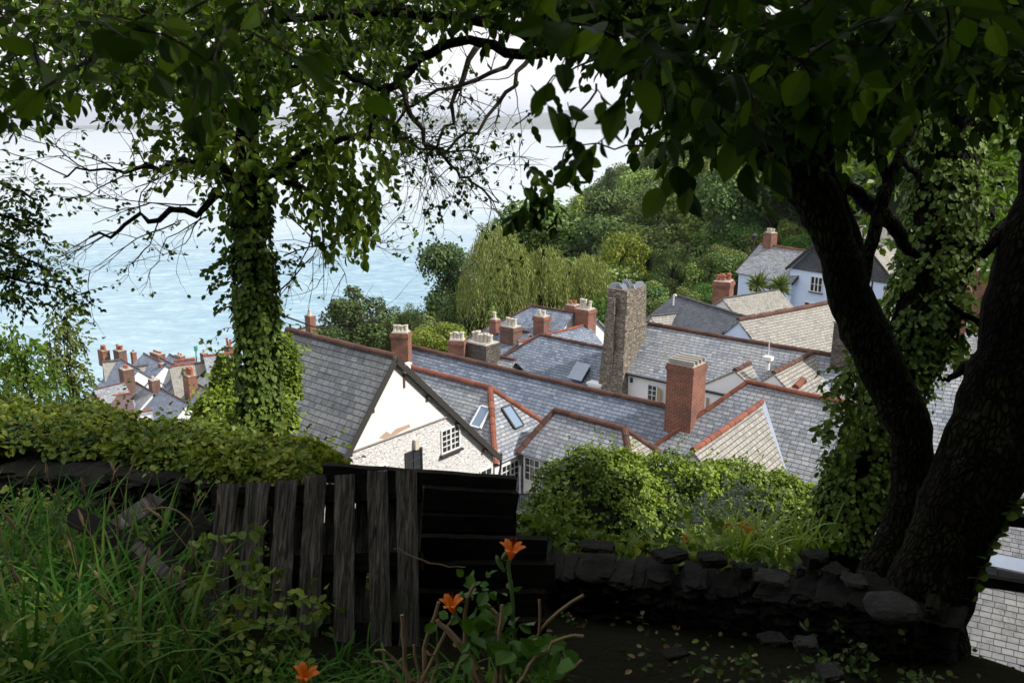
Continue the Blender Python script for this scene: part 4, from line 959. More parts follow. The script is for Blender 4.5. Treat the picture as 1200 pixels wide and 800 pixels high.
proto_mesh('yellow', M['leaf_yellow'], 26, 9000, .07, 1.0, 24)
proto_mesh('bright', M['leaf_bright'], 18, 7000, .07, .8, 25)
proto_mesh('fine', M['leaf_dark'], 34, 9000, .045, 1.2, 26, (.14, .3))
def wtree(name, x, y, ztop, rx, rz, key, label, group=None, cat='tree', yaw=None, tk=True):
    zg = terr(x, y) - .2; zc = ztop - rz
    o = empty(name, (x, y, zg), label, cat, group)
    c = bpy.data.objects.new('crown', protos[key]); col.objects.link(c); c.parent = o; c.location = (0, 0, zc-zg); c.scale = (rx, rx, rz); c.rotation_euler = (0, 0, yaw if yaw is not None else random.uniform(0, 6.28))
    if tk:
        t = bpy.data.objects.new('trunk', TRUNK); col.objects.link(t); t.parent = o; h = max(1.5, zc-zg+rz*.3); t.scale = (min(h, rx*1.3),)*2+(h,)
    return o
def ptree(name, px, yt, yb, wpx, D, key, label, group=None, cat='tree'):
    p = at(px, (yt+yb)/2, D); zt = at(px, yt, D).z; zb = at(px, yb, D).z
    return wtree(name, p.x, p.y, zt, wpx*D/2000*1.05, (zt-zb)/2*1.05, key, label, group, cat)

ptree('broadleaf_tree', 522, 278, 372, 74, 98, 'dark0', 'rounded dark green tree nearest the sea, left of the weeping willow')
ptree('broadleaf_tree', 416, 336, 415, 96, 84, 'dark1', 'loose topped grey green tree standing against the sea between ivy trunk and red chimney')
ptree('shrub', 380, 380, 420, 46, 80, 'dark0', 'low dark bush at the sea edge, left of the loose topped tree', cat='bush')
ptree('shrub', 478, 352, 412, 60, 88, 'fine', 'dark scrubby bush below the rounded dark tree', cat='bush')
ptree('shrub', 545, 340, 400, 60, 86, 'dark1', 'dark bush in the shade left of the willow strands', cat='bush')
ptree('shrub', 514, 372, 425, 76, 66, 'yellow', 'light green bush right behind the red brick chimneys', cat='bush')
ptree('broadleaf_tree', 640, 226, 330, 130, 128, 'wood1', 'broad mid green tree rising directly behind the weeping willow')
ptree('broadleaf_tree', 585, 252, 330, 70, 138, 'fine', 'thin topped dark tree on the sea side of the wood')
ptree('broadleaf_tree', 730, 262, 335, 62, 96, 'yellow', 'yellow green tree glowing between the willow and the dark conifer')
ptree('conifer', 788, 278, 360, 50, 92, 'fine', 'narrow dark conifer above the dark slate roof')
ptree('broadleaf_tree', 762, 230, 310, 92, 122, 'olive', 'pale green domed tree above the yellow green one')
ptree('broadleaf_tree', 868, 186, 290, 120, 132, 'wood0', 'largest round tree of the wood, left of the leaning dark trunk')
ptree('broadleaf_tree', 830, 225, 300, 60, 118, 'olive', 'light tree with bare pale stems, left of the largest round tree')
ptree('shrub', 824, 328, 366, 44, 84, 'bright', 'vivid green bush above the brick stack with red pots', cat='bush')
ptree('shrub', 864, 282, 335, 70, 96, 'wood2', 'leafy green bush left of the street lamp by the blue house', cat='bush')
ptree('shrub', 758, 330, 380, 60, 88, 'dark0', 'shadowed bush behind the top of the great stone chimney', cat='bush')
ptree('shrub', 905, 300, 340, 50, 96, 'dark1', 'dark bush rising behind the red chimney of the blue house', cat='bush')
ptree('shrub', 700, 330, 385, 50, 92, 'dark0', 'dark bush at the foot of the willow, by the tall brick stack', cat='bush')
ptree('shrub', 800, 345, 385, 56, 84, 'wood1', 'mid green bush in line behind the dark slate roof ridge', cat='bush')

# weeping willow: three hanging domes
wp = at(632, 330, 84); wz = terr(wp.x, wp.y)
wl_ = empty('weeping_willow', (wp.x, wp.y, wz), 'yellow green weeping willow with three hanging domes behind the small roofs', 'tree')
Fs = []; Ds = []; Ps = []; Ss = []
for (px, yt, yb, wpx, D, ns) in ((583, 266, 392, 78, 82, 520), (640, 290, 385, 62, 84, 420), (690, 300, 380, 50, 85, 330), (610, 300, 392, 50, 86, 260)):
    top = at(px, yt, D); rx = wpx*D/2000; H = top.z - at(px, yb, D).z
    for i in range(ns):
        a = random.uniform(0, 6.28); rr_ = math.sqrt(random.random()); sx_, sy_ = rr_*math.cos(a)*rx, rr_*math.sin(a)*rx
        z0 = top.z - (rr_**2.2)*H*.35 + random.uniform(-.5, .35) + 1.0*noise.noise(Vector((sx_*.5+px, sy_*.5, 0)))
        L = H*random.uniform(.35, .85)*(.6+.4*rr_); n = int(L/.22); bx_, by_ = math.cos(a)*.16, math.sin(a)*.16; ph = random.uniform(0, 6)
        for k in range(n):
            t = k/n; x_ = top.x+sx_+bx_*6*(t**.5)*rr_ + .1*math.sin(t*5+ph); y_ = top.y+sy_+by_*6*(t**.5)*rr_
            Ps.append((x_+random.gauss(0, .07), y_+random.gauss(0, .07), z0-L*t)); Ds.append((random.gauss(0, .35), random.gauss(0, .35), -1)); Ss.append(random.uniform(.28, .5))
F = flat_faces(np.array(Ps), np.array(Ss), np.array(Ds), asp=.22, up=0); quads_obj('crown', F, M['leaf_willow'], wl_)
mb = MB()
for dx, dz in ((-3.6, 4.5), (0.4, 3.2), (3.0, 1.0)): mb.tube([wp*1+UP*(wz-wp.z), Vector((wp.x+dx*.4, wp.y, (wz+wp.z)/2+1)), Vector((wp.x+dx, wp.y, wp.z+dz))], [.5, .35, .12], 8)
mb.build('trunk', M['bark'], wl_, uv=False)
for px, yt, yb, wpx in ((585, 275, 392, 60), (640, 300, 385, 46), (690, 308, 380, 36)):
    pass

# the massed wood
GW = 'trees massed in the wood on the hillside'
LW = {'wood0': 'full green tree packed among others in the hillside wood', 'wood1': 'full green tree packed among others in the hillside wood', 'wood2': 'full green tree packed among others in the hillside wood',
      'dark0': 'very dark green tree packed among others in the hillside wood', 'dark1': 'very dark green tree packed among others in the hillside wood', 'olive': 'pale olive tree packed among others in the hillside wood',
      'fine': 'very dark green tree packed among others in the hillside wood'}
r0 = 92.0
while r0 < 310:
    sp_ = 7.2 + r0*.022; b = -9.0 + random.uniform(0, 2)
    while b < 47:
        bb = b + random.uniform(-.6, .6); rr2 = r0 + random.uniform(-3, 3); x, y = rr2*math.sin(R(bb)), rr2*math.cos(R(bb))
        b += math.degrees(sp_/r0)*1.05
        z = terr(x, y)
        lim = -74 if bb > -4 else -60
        if z < lim or (bb < -2 and rr2 > 175) or (bb < -5 and rr2 > 150): continue
        if bb > 9 and bb < 24 and rr2 < 100: continue
        rx = random.uniform(3.6, 5.6)*(1+rr2/700); h = random.uniform(8.5, 13.0) if bb > 3 else random.uniform(7, 10)
        if h and (rr2 < 110 and bb < 9): h *= .8
        key = random.choice(['wood0', 'wood1', 'wood2', 'dark0', 'dark1', 'olive', 'wood1', 'dark1', 'fine'])
        wtree('woodland_tree', x, y, z+h, rx, min(h*.52, rx*1.15), key, LW[key], GW + (' (dark)' if key[0] in 'df' else ' (olive)' if key == 'olive' else ''), tk=rr2 < 170)
    r0 += sp_*.98
for i in range(70):     # understorey on the open bank behind the roofs
    bb = random.uniform(4, 19); rr2 = random.uniform(82, 128); x, y = rr2*math.sin(R(bb)), rr2*math.cos(R(bb)); z = terr(x, y); rx = random.uniform(1.8, 3.2)
    if 12.5 < bb and rr2 < 90: continue
    wtree('hillside_bush', x, y, z+rx*1.5, rx, rx*.95, random.choice(['wood0', 'wood1', 'bright', 'olive', 'wood2']), 'bush on the slope between the village and the wood', 'bushes below the wood', 'bush', tk=False)
# trees behind the houses on the right, seen between the trunks
for i, (px, yt, yb, wd2, D, k) in enumerate(((1000, 215, 290, 90, 105, 'wood0'), (1080, 190, 300, 110, 95, 'dark0'), (1160, 170, 330, 130, 80, 'wood2'), (1050, 120, 230, 120, 120, 'wood1'), (1190, 60, 200, 140, 95, 'wood0'))):
    ptree('broadleaf_tree', px, yt, yb, wd2, D, k, ['green tree above the slate hung gables of the blue house', 'dark tree filling the gap between the forked stems', 'sunlit green tree at the right edge behind the thick trunk', 'tall green tree high above the blue house between the branches', 'highest tree at the right edge seen through the leaves'][i])
# lamp by the blue house, cabbage palms in front of it
lp = MB(); c = at(882, 300, 84); lp.tube([c-UP*2.6, c+UP*1.6], .07, 6); lp.lathe(c+UP*1.6, [(0, 0), (.2, .05), (.32, .45), (.1, .62), (0, .66)], 8)
tag(lp.build('street_lamp', M['dark_trim'], uv=False), 'tall lamp post with a lantern left of the red chimney on the blue house', 'street lamp')
for px, py, D, lb in ((888, 334, 66, 'spiky cabbage palm left of the pair before the blue house wall'), (914, 336, 65, 'spiky cabbage palm beside the corner of the gabled blue house')):
    c = at(px, py, D); o = empty('cabbage_palm', (c.x, c.y, c.z-3), lb, 'palm')
    mb = MB(); mb.tube([c-UP*3, c-UP*.2], [.16, .12], 7); mb.build('trunk', M['bark'], o, uv=False)
    n = 190; d = rdir(n, .35); S = rng.uniform(.8, 1.35, n); F = flat_faces(npv(c)+d*S[:, None]*.5, S, d, asp=.10, up=0); quads_obj('crown', F, M['leaf_olive'], o)

# ------------------------------------------------------------------ near trees
def px_path(lst, D):      # (px, py, width px[, D]) -> points and radii
    P = []; Rr = []
    for t in lst:
        d = t[3] if len(t) > 3 else D; P.append(at(t[0], t[1], d)); Rr.append(t[2]*d/2000)
    return P, Rr
def smooth_path(P, Rr, k=4, wob=.0):
    o = []; rr3 = []; n = len(P)
    for i in range(n-1):
        p0, p1, p2, p3 = P[max(i-1, 0)], P[i], P[i+1], P[min(i+2, n-1)]
        for j in range(k):
            t = j/k
            o.append(.5*((2*p1)+(p2-p0)*t+(2*p0-5*p1+4*p2-p3)*t*t+(3*p1-p0-3*p2+p3)*t**3) + Vector((random.gauss(0, 1), random.gauss(0, 1), random.gauss(0, 1)))*wob)
            rr3.append((Rr[i]*(1-t)+Rr[i+1]*t)*(1+random.uniform(-.05, .05)*(wob > 0)))
    o.append(P[-1]); rr3.append(Rr[-1]); return o, rr3
def limb(mb, lst, D, seg=10, wob=.006, k=4):
    P, Rr = smooth_path(*px_path(lst, D), k, wob); mb.tube(P, Rr, seg); return P, Rr

class Leaves:
    def __init__(s): s.P = []; s.D = []; s.S = []
    def add(s, p, d, z): s.P.append(tuple(p)); s.D.append(tuple(d)); s.S.append(z)
    def build(s, name, mat, parent, width=.3, fold=.1, nrm=None, fine=False):
        if not s.P: return
        P_, D_, S_ = np.array(s.P), np.array(s.D), np.array(s.S)
        if fine: return quads_obj(name, fine_leaves(P_, D_, S_, width), mat, parent, per=12)
        return quads_obj(name, leaf_faces(P_, D_, S_, width, fold, nrm), mat, parent, half=True)
def V3(): return Vector((random.gauss(0, 1), random.gauss(0, 1), random.gauss(0, 1)))
def spray(lv, tw, p, d, L, n, size, droop=.5, rad=.004):
    p = Vector(p); d = Vector(d).normalized(); pts = [p.copy()]; st = L/6
    for i in range(6):
        d = (d + V3()*.16 - UP*droop*.16).normalized(); p = p + d*st; pts.append(p.copy())
    if tw is not None: tw.tube(pts, [rad*(1-.1*i) for i in range(7)], 4, False)
    for i in range(n):
        t = (i+.6)/n*6; k = min(5, int(t)); q = pts[k].lerp(pts[k+1], t-k); dd = (pts[k+1]-pts[k]).normalized()
        sdir = dd.cross(UP+V3()*.3).normalized()*(1 if i % 2 else -1)
        lv.add(q, dd*.6+sdir*.8-UP*random.uniform(0, droop)+V3()*.25, size*random.uniform(.65, 1.25))
    lv.add(pts[-1], d-UP*.2, size)
def fill(lv, tw, region, n, Dr, size, L=.35, nl=7, droop=.6):
    """sprays spread through a region of the crown: (x0,x1,lower edge fn)"""
    x0, x1, f = region; c = 0
    while c < n:
        px = random.uniform(x0, x1); lim = f(px); py = lim - abs(random.gauss(0, 1))*(lim+60)*.45 if random.random() < .35 else random.uniform(-60, lim)
        if py < -90: continue
        D = random.uniform(*Dr); spray(lv, tw, at(px, py-8, D), V3()+Vector((0, 0, -.15)), L*random.uniform(.7, 1.3), nl, size, droop); c += 1
def edge(tb):
    def f(x):
        for (a, b), (c, d) in zip(tb, tb[1:]):
            if x <= c: return b + (d-b)*max(0, (x-a))/(c-a)
        return tb[-1][1]
    return f
def bare(tw, p, d, L, r, depth, lv=None, size=.03):
    p = Vector(p); d = Vector(d).normalized(); pts = [p.copy()]; n = 7
    for i in range(n):
        d = (d + V3()*.17).normalized(); p = p + d*L/n; pts.append(p.copy())
    tw.tube(pts, [r*(1-.1*i) for i in range(n+1)], 5, False)
    if lv is not None and random.random() < .75:
        for _ in range(random.randint(1, 5)): lv.add(p+V3()*.01, V3()-UP*.6, size*random.uniform(.6, 1.2))
    if depth > 0:
        for k in range(random.randint(3, 4)):
            i = random.randint(1, n); bare(tw, pts[i], d*.6+V3()*.6+(pts[i]-pts[i-1]).normalized()*.5, L*random.uniform(.4, .65), r*.55, depth-1, lv, size)

# --- left ivy clad tree
cb = at(303, 520, 8.6); zg = terr(cb.x, cb.y)
TL = empty('ivy_clad_tree', (cb.x, cb.y, zg), 'upright tree left of centre, its single trunk wrapped in glossy ivy', 'tree')
mb = MB(); main = [Vector((cb.x, cb.y, zg-.3))]; P, Rr = px_path([(305, 520, 30), (303, 440, 30), (300, 360, 28), (296, 290, 28), (293, 225, 28), (290, 150, 26), (296, 80, 20), (300, 10, 14), (302, -80, 8)], 8.6)
Pm, Rm = smooth_path(main+P, [.2]+Rr, 5, .008); mb.tube(Pm, Rm, 10)
tw = MB(); lvA = Leaves(); lvS = Leaves()
for lst in ([(292, 235, 14), (262, 200, 11), (225, 190, 8), (175, 195, 6), (120, 200, 3), (75, 208, 2)], [(292, 230, 12), (250, 235, 9), (200, 255, 7), (150, 262, 5), (105, 278, 3)],
            [(296, 210, 13), (340, 190, 10), (390, 165, 8), (430, 160, 5), (470, 170, 3)], [(294, 150, 14), (240, 110, 10), (180, 80, 8), (110, 60, 5), (40, 50, 3)],
            [(298, 130, 12), (350, 90, 10), (410, 60, 7), (460, 40, 4)], [(300, 200, 10), (345, 215, 7), (370, 240, 4), (366, 290, 2)]):
    Pl, Rl = smooth_path(*px_path(lst, 8.4), 4, .03); mb.tube(Pl, Rl, 7, False)
    for i in range(3, len(Pl), 2):
        if lst[1][1] > 185: bare(tw, Pl[i], (Pl[i]-Pl[i-2]).normalized()+V3()*.6, .9, .008, 2, lvS, .05)
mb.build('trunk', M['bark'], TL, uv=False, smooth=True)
for (px, py, dx, dz) in ((250, 250, -1, -.35), (205, 262, -1, -.2), (230, 240, -1, .15), (335, 250, .6, -.6), (332, 300, .7, .4), (328, 340, .6, .5), (332, 370, .9, -.1), (340, 225, 1, -.1), (160, 205, -1, -.1)):
    bare(tw, at(px, py, 8.5), Vector((dx, 0, dz)), 1.0, .009, 2, lvS if px < 320 else None, .05)
ed = edge([(60, 60), (130, 95), (190, 150), (240, 205), (340, 228), (400, 210), (440, 150), (480, 90)])
fill(lvA, tw, (60, 470, ed), 640, (7.4, 9.6), .10, .5, 9)
# drooping sprays on the right of the crown
for i in range(50):
    px = random.gauss(405, 26); py = random.uniform(130, 255); spray(lvA, tw, at(px, py, random.uniform(7.6, 8.4)), Vector((random.gauss(0, .4), random.gauss(0, .4), -1)), .42, 9, .10, 1.0)
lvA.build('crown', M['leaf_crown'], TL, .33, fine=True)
def ivy_on(P, Rr, n, size, thick, mat, parent, name='ivy', zmin=-99, zmax=99, lo=0, side=None, shag=.3):
    lv = []; dv = []; nv = []; sv = []
    L = [0]
    for a, b in zip(P, P[1:]): L.append(L[-1]+(b-a).length)
    while len(lv) < n:
        s0 = random.uniform(lo*L[-1], L[-1]); i = 0
        while L[i+1] < s0: i += 1
        t = (s0-L[i])/(L[i+1]-L[i]); c = P[i].lerp(P[i+1], t); r = Rr[i]*(1-t)+Rr[i+1]*t
        if not zmin < c.z < zmax: continue
        a = random.uniform(0, 6.283); ax = (P[i+1]-P[i]).normalized(); e1 = ax.orthogonal().normalized(); e2 = ax.cross(e1); o = e1*math.cos(a)+e2*math.sin(a)
        bulge = 1+.5*noise.noise(Vector((c.x*1.5+o.x, c.y*1.5+o.y, c.z*2.2)))
        if side and o.dot(side) < random.uniform(-.9, .3): continue
        if noise.noise(Vector((c.z*3, o.x*2.2, o.y*2.2+5))) < -.35: continue
        p = c + o*(r + thick*bulge*random.uniform(.35, 1.0))
        lv.append(tuple(p)); dv.append(tuple(-UP + o*shag + V3()*.45)); nv.append(tuple(o + UP*.5 + V3()*.35)); sv.append(size*random.uniform(.55, 1.3))
    return quads_obj(name, leaf_faces(np.array(lv), np.array(dv), np.array(sv), .42, .06, np.array(nv)), mat, parent, half=True)
ivy_on(Pm, Rm, 12000, .055, .11, M['leaf_ivy'], TL, zmax=at(295, 215, 8.6).z)
for i in range(32):   # side shoots of the ivy
    t = random.uniform(0, 1); p = at(300+random.choice((-1, 1))*28, 230+290*t, 8.5); sg = 1 if p.x > at(300, 300, 8.5).x else -1
    spray(lvS, tw, p, Vector((sg, random.gauss(0, .5), .2)), random.uniform(.1, .4), 6, .06, .8)
for px, py in ((245, 268), (240, 290), (252, 310), (262, 328), (258, 300), (330, 395), (342, 420), (345, 400)):
    for _ in range(3): spray(lvS, tw, at(285, py-5, 8.5), at(px, py, 8.5)-at(285, py-5, 8.5), .42, 10, .065, .5)
tw.build('twigs', M['twig'], TL, uv=False); lvS.build('side_shoots', M['leaf_ivy'], TL, .36)

# --- the big dark tree on the right: two stems from one root, its bough crossing the whole picture
rb = at(1060, 700, 5.6); zg = terr(rb.x, rb.y)
TR = empty('leaning_tree', (rb.x, rb.y, zg), 'big dark two stemmed tree on the right whose bough crosses the whole view', 'tree')
mb = MB(); g0 = Vector((rb.x-.1, rb.y, zg-.4))
PA, RA = limb(mb, [(1000, 770, 120), (1030, 700, 70), (1050, 650, 58), (1066, 600, 52), (1071, 545, 47), (1062, 490, 49), (1037, 440, 51), (1012, 385, 54), (992, 335, 48), (979, 285, 46), (960, 240, 54), (938, 200, 60), (905, 120, 58), (880, 40, 48), (850, -70, 36)], 5.6, 14)
PC, RC = limb(mb, [(1060, 800, 150), (1082, 715, 98), (1108, 640, 88), (1144, 560, 96), (1174, 480, 102), (1200, 400, 98), (1215, 320, 96), (1240, 230, 88), (1250, 90, 76), (1260, -80, 60)], 5.2, 14)
bough = [(928, 205, 44), (880, 170, 36), (830, 135, 30), (785, 112, 26), (740, 78, 22), (700, 56, 21), (640, 48, 17), (580, 28, 15), (500, 18, 13), (420, 14, 12), (340, 22, 10), (260, 30, 7), (160, 10, 5)]
limb(mb, bough, 5.2, 10)
b2 = [(690, 52, 14), (610, 62, 12), (550, 48, 11), (505, 62, 11), (470, 92, 11), (455, 104, 10), (420, 95, 8), (385, 82, 5), (330, 75, 4)]
limb(mb, b2, 5.1, 8); limb(mb, [(700, 56, 10), (600, 12, 8), (520, -20, 6)], 5.3, 8)
limb(mb, [(455, 104, 7), (442, 130, 5), (430, 165, 3)], 5.1, 6)
limb(mb, [(1000, 345, 36), (997, 285, 26), (976, 225, 26), (962, 160, 26), (948, 60, 22), (960, -60, 16)], 5.8, 10)
limb(mb, [(1004, 350, 24), (1017, 298, 16), (1034, 235, 17), (1046, 200, 15), (1068, 150, 12), (1090, 90, 8), (1100, 20, 6)], 6.0, 8)
limb(mb, [(1040, 215, 12), (1030, 170, 14), (1028, 100, 10), (1020, 20, 7)], 6.0, 8)
limb(mb, [(990, 215, 16), (1020, 240, 17), (1045, 262, 18), (1062, 290, 14), (1075, 300, 8)], 6.1, 8)
limb(mb, [(1188, 400, 14), (1150, 300, 12), (1185, 262, 12)][1:] + [(1230, 220, 12)], 5.3, 7)
limb(mb, [(1150, 380, 8), (1120, 362, 7), (1105, 352, 4)], 5.4, 6)
limb(mb, [(1158, 425, 13), (1135, 428, 11), (1118, 440, 8), (1105, 446, 4)], 5.4, 7)
limb(mb, [(930, 200, 12), (905, 195, 10), (870, 160, 8), (855, 120, 5)], 5.4, 7); limb(mb, [(900, 190, 10), (925, 160, 10), (940, 100, 7)], 5.3, 7)
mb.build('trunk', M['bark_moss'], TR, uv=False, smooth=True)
tw = MB(); lv = Leaves(); lf = Leaves(); lb = Leaves()
f1 = edge([(-30, 150), (60, 120), (130, 120), (200, 100), (300, 90), (420, 70), (500, 30), (560, 5), (700, 5)])
fill(lv, tw, (-30, 700, f1), 760, (4.2, 7.5), .068, .35, 8)
f2 = edge([(620, -20), (700, 15), (760, 85), (800, 120), (860, 140), (960, 150), (1040, 120), (1120, 105), (1230, 100)])
fill(lv, tw, (620, 1240, f2), 1050, (3.6, 5.8), .072, .35, 8)
# upper right: big blurred leaves close to the lens
f3 = edge([(640, 60), (700, 90), (780, 120), (860, 150), (900, 110), (1000, 110), (1100, 60), (1200, 60)])
fill(lb, tw, (700, 1150, f3), 42, (1.5, 2.4), .075, .25, 6, .8)
fill(lb, tw, (-20, 330, edge([(-20, 130), (60, 150), (140, 110), (330, 40)])), 26, (1.6, 2.4), .07, .25, 5, .8)
for px, py, D, n in ((622, 115, 2.1, 4), (665, 135, 2.2, 4), (710, 175, 1.9, 6), (784, 190, 1.8, 4), (868, 140, 1.8, 4), (700, 120, 2.2, 4), (790, 130, 1.9, 5), (760, 80, 2, 5), (1078, 125, 2.2, 4)):
    spray(lb, tw, at(px, py-15, D), Vector((random.gauss(0, .5), random.gauss(0, .3), -.6)), .1, n, .062, 1.0, .002)
# the fine hanging twig in the middle
for lst in ([(700, 100, 3), (676, 140, 2.5), (664, 180, 2), (650, 215, 2), (640, 240, 1.5)], [(700, 70, 3), (650, 90, 2), (628, 128, 2), (600, 150, 1.5)], [(760, 170, 3), (700, 172, 2), (640, 172, 1.2)]):
    Pl, Rl = smooth_path(*px_path(lst, 3.2), 4, .006); tw.tube(Pl, Rl, 5, False)
    for i in range(1, len(Pl), 4): spray(lf, tw, Pl[i], V3()-UP*.4, .09, 3, .045, .8, .0015)
for px, py in ((618, 205), (630, 215), (642, 222), (655, 205), (668, 232), (640, 240), (625, 232), (655, 250), (676, 190), (608, 225), (615, 250)):
    spray(lf, tw, at(px, py-10, 3.1), V3()*.5-UP*.5, .09, 5, .055, .9, .0015)
# bare twigs with small leaves in front of the bright sea
for lst in ([(560, 48, 9), (540, 100, 7), (520, 150, 4), (500, 190, 3)], [(470, 95, 8), (490, 150, 6), (530, 195, 4), (552, 215, 3), (585, 238, 1.5)], [(640, 55, 7), (600, 100, 5), (560, 150, 4), (520, 180, 3)], [(610, 60, 6), (560, 90, 5), (500, 110, 4), (460, 150, 3)], [(440, 120, 5), (470, 160, 4), (500, 175, 3), (560, 180, 2)]):
    Pl, Rl = smooth_path(*px_path(lst, 6.3), 4, .02); tw.tube(Pl, Rl, 6, False)
    for i in range(3, len(Pl)):
        bare(tw, Pl[i], (Pl[i]-Pl[i-2]).normalized()*.6+V3()*.6, .6, .0045, 2 if i % 3 == 0 else 1, lf, .04)
tw.build('twigs', M['twig'], TR, uv=False)
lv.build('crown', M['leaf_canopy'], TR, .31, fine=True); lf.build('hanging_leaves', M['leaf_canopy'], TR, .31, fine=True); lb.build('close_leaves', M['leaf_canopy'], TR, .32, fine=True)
# unseen crown over and behind the viewer, added dense to shade the garden
n = 16000; th_ = rng.uniform(0, 2*np.pi, n); rr4 = np.sqrt(rng.random(n))*9.0
P = np.stack([1.5+rr4*np.cos(th_), -2.6+rr4*np.sin(th_)*.9, rng.uniform(2.2, 5.5, n) + .0*rr4], 1); keep = (P[:, 1] < 3.2)
P = P[keep]; quads_obj('shade_crown', flat_faces(P, rng.uniform(.22, .45, len(P)), None, .7, 1.2), M['leaf_canopy'], TR)

# --- ivy clad trunk behind it
ib = at(985, 640, 7.2); zg = terr(ib.x, ib.y)
TI = empty('ivy_clad_tree', (ib.x, ib.y, zg), 'thick trunk draped in ivy between the two dark stems on the right', 'tree')
mb = MB(); PI, RI = limb(mb, [(965, 700, 90), (985, 630, 70), (1012, 560, 66), (1038, 495, 60), (1062, 430, 62), (1088, 360, 68), (1104, 290, 68), (1110, 210, 66), (1120, 130, 64), (1135, 20, 56), (1150, -90, 50)], 7.2, 14)
limb(mb, [(1125, 320, 20), (1150, 290, 17), (1180, 262, 14), (1220, 235, 10)], 7.0, 8); limb(mb, [(1085, 215, 10), (1060, 190, 8), (1050, 175, 5)], 7.0, 6)
limb(mb, [(1115, 150, 40), (1160, 60, 26), (1200, -40, 18)], 7.1, 8)
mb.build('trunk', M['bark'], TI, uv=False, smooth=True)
ivy_on(PI, RI, 3200, .05, .12, M['leaf_ivy'], TI, side=Vector((-1, -.15, 0)), zmin=at(0, 400, 7.2).z, zmax=at(0, 130, 7.2).z)
ivy_on(PI, RI, 4500, .048, .08, M['leaf_ivy'], TI, name='low_ivy', zmin=at(0, 640, 7.2).z, zmax=at(0, 400, 7.2).z, side=Vector((-1, -.3, 0)))
tw = MB(); lv = Leaves()
for _ in range(55):
    py = random.uniform(405, 545); px = random.gauss(1012-(py-405)*.22, 9); spray(lv, tw, at(px, py, 6.8), V3()*.5-UP*.4+Vector((-.4, 0, 0)), .22, 9, .058, .8)
for _ in range(40):
    px = random.gauss(1118, 10); py = random.uniform(340, 410); spray(lv, tw, at(px, py, 6.9), V3()*.5-UP*.3, .22, 7, .08, .8)
tw.build('twigs', M['twig'], TI, uv=False); lv.build('hanging_ivy', M['leaf_ivy'], TI, .4)

# --- yellow green lit tree beyond the right trunks
bt = at(1130, 420, 13); zg = terr(bt.x, bt.y)
TB = empty('leafy_tree', (bt.x, bt.y, zg), 'sunlit yellow green tree whose leaves fill the gaps behind the right hand trunks', 'tree')
mb = MB(); P_, R_ = smooth_path([Vector((bt.x+4.2, bt.y, zg)), at(1262, 330, 13), at(1150, 200, 13), at(1120, 60, 13), at(1100, -80, 13)], [.3, .22, .16, .1, .05], 4, .03); mb.tube(P_, R_, 9)
for lst in ([(1150, 200, 12), (1080, 180, 8), (1010, 150, 5)], [(1170, 260, 12), (1120, 260, 8), (1060, 230, 4)], [(1130, 100, 12), (1190, 90, 8), (1240, 120, 5)], [(1160, 250, 10), (1200, 280, 8), (1240, 300, 5)]): limb(mb, lst, 13, 7, .05)
mb.build('trunk', M['bark'], TB, uv=False); tw = MB(); lv = Leaves()
for _ in range(620):
    px = random.uniform(985, 1240); hi = 265 if px < 1050 else 335; py = random.uniform(-40, hi)
    if noise.noise(Vector((px*.018, py*.022, 4))) < -.12: continue
    spray(lv, tw, at(px, py, random.uniform(11.5, 14.5)), V3()-UP*.2, .55, 9, .15, .6)
for _ in range(60): spray(lv, tw, at(random.uniform(1130, 1170), random.uniform(180, 290), 11), V3()-UP*.2, .4, 8, .12, .6)
tw.build('twigs', M['twig'], TB, uv=False); lv.build('crown', M['leaf_lit'], TB, .33)

# --- far left: overhanging branch, birch, yellow shrub
bl = at(-60, 300, 8); zg = terr(bl.x, bl.y)
TO = empty('side_tree', (bl.x, bl.y, zg), 'tree just outside the left edge with small leaved branches reaching in', 'tree')
mb = MB(); P_, R_ = smooth_path([Vector((bl.x, bl.y, zg)), at(-70, 420, 8), at(-60, 300, 8), at(-50, 180, 8), at(-60, 20, 8)], [.16, .14, .11, .09, .05], 4, .02); mb.tube(P_, R_, 9)
tw = MB(); lv = Leaves()
for lst in ([(-55, 230, 9), (-10, 250, 5), (40, 262, 2)], [(-55, 260, 9), (-20, 275, 5), (25, 300, 3), (60, 318, 1.5)], [(-60, 320, 10), (-20, 318, 5), (30, 330, 3), (95, 345, 1.2)], [(-55, 350, 7), (0, 345, 4), (22, 350, 2)], [(-50, 200, 8), (0, 215, 5), (45, 235, 2)]):
    Pl, Rl = limb(mb, lst, 8, 6, .01)
    for i in range(4, len(Pl)):
        for _ in range(4): spray(lv, tw, Pl[i], V3()+Vector((.5, 0, -.2)), .26, 7, .055, .7, .003)
for _ in range(50): spray(lv, tw, at(random.uniform(-20, 52), random.uniform(225, 320), 8), V3(), .25, 7, .055, .6, .003)
mb.build('trunk', M['bark'], TO, uv=False); tw.build('twigs', M['twig'], TO, uv=False); lv.build('crown', M['leaf_canopy'], TO, .3)

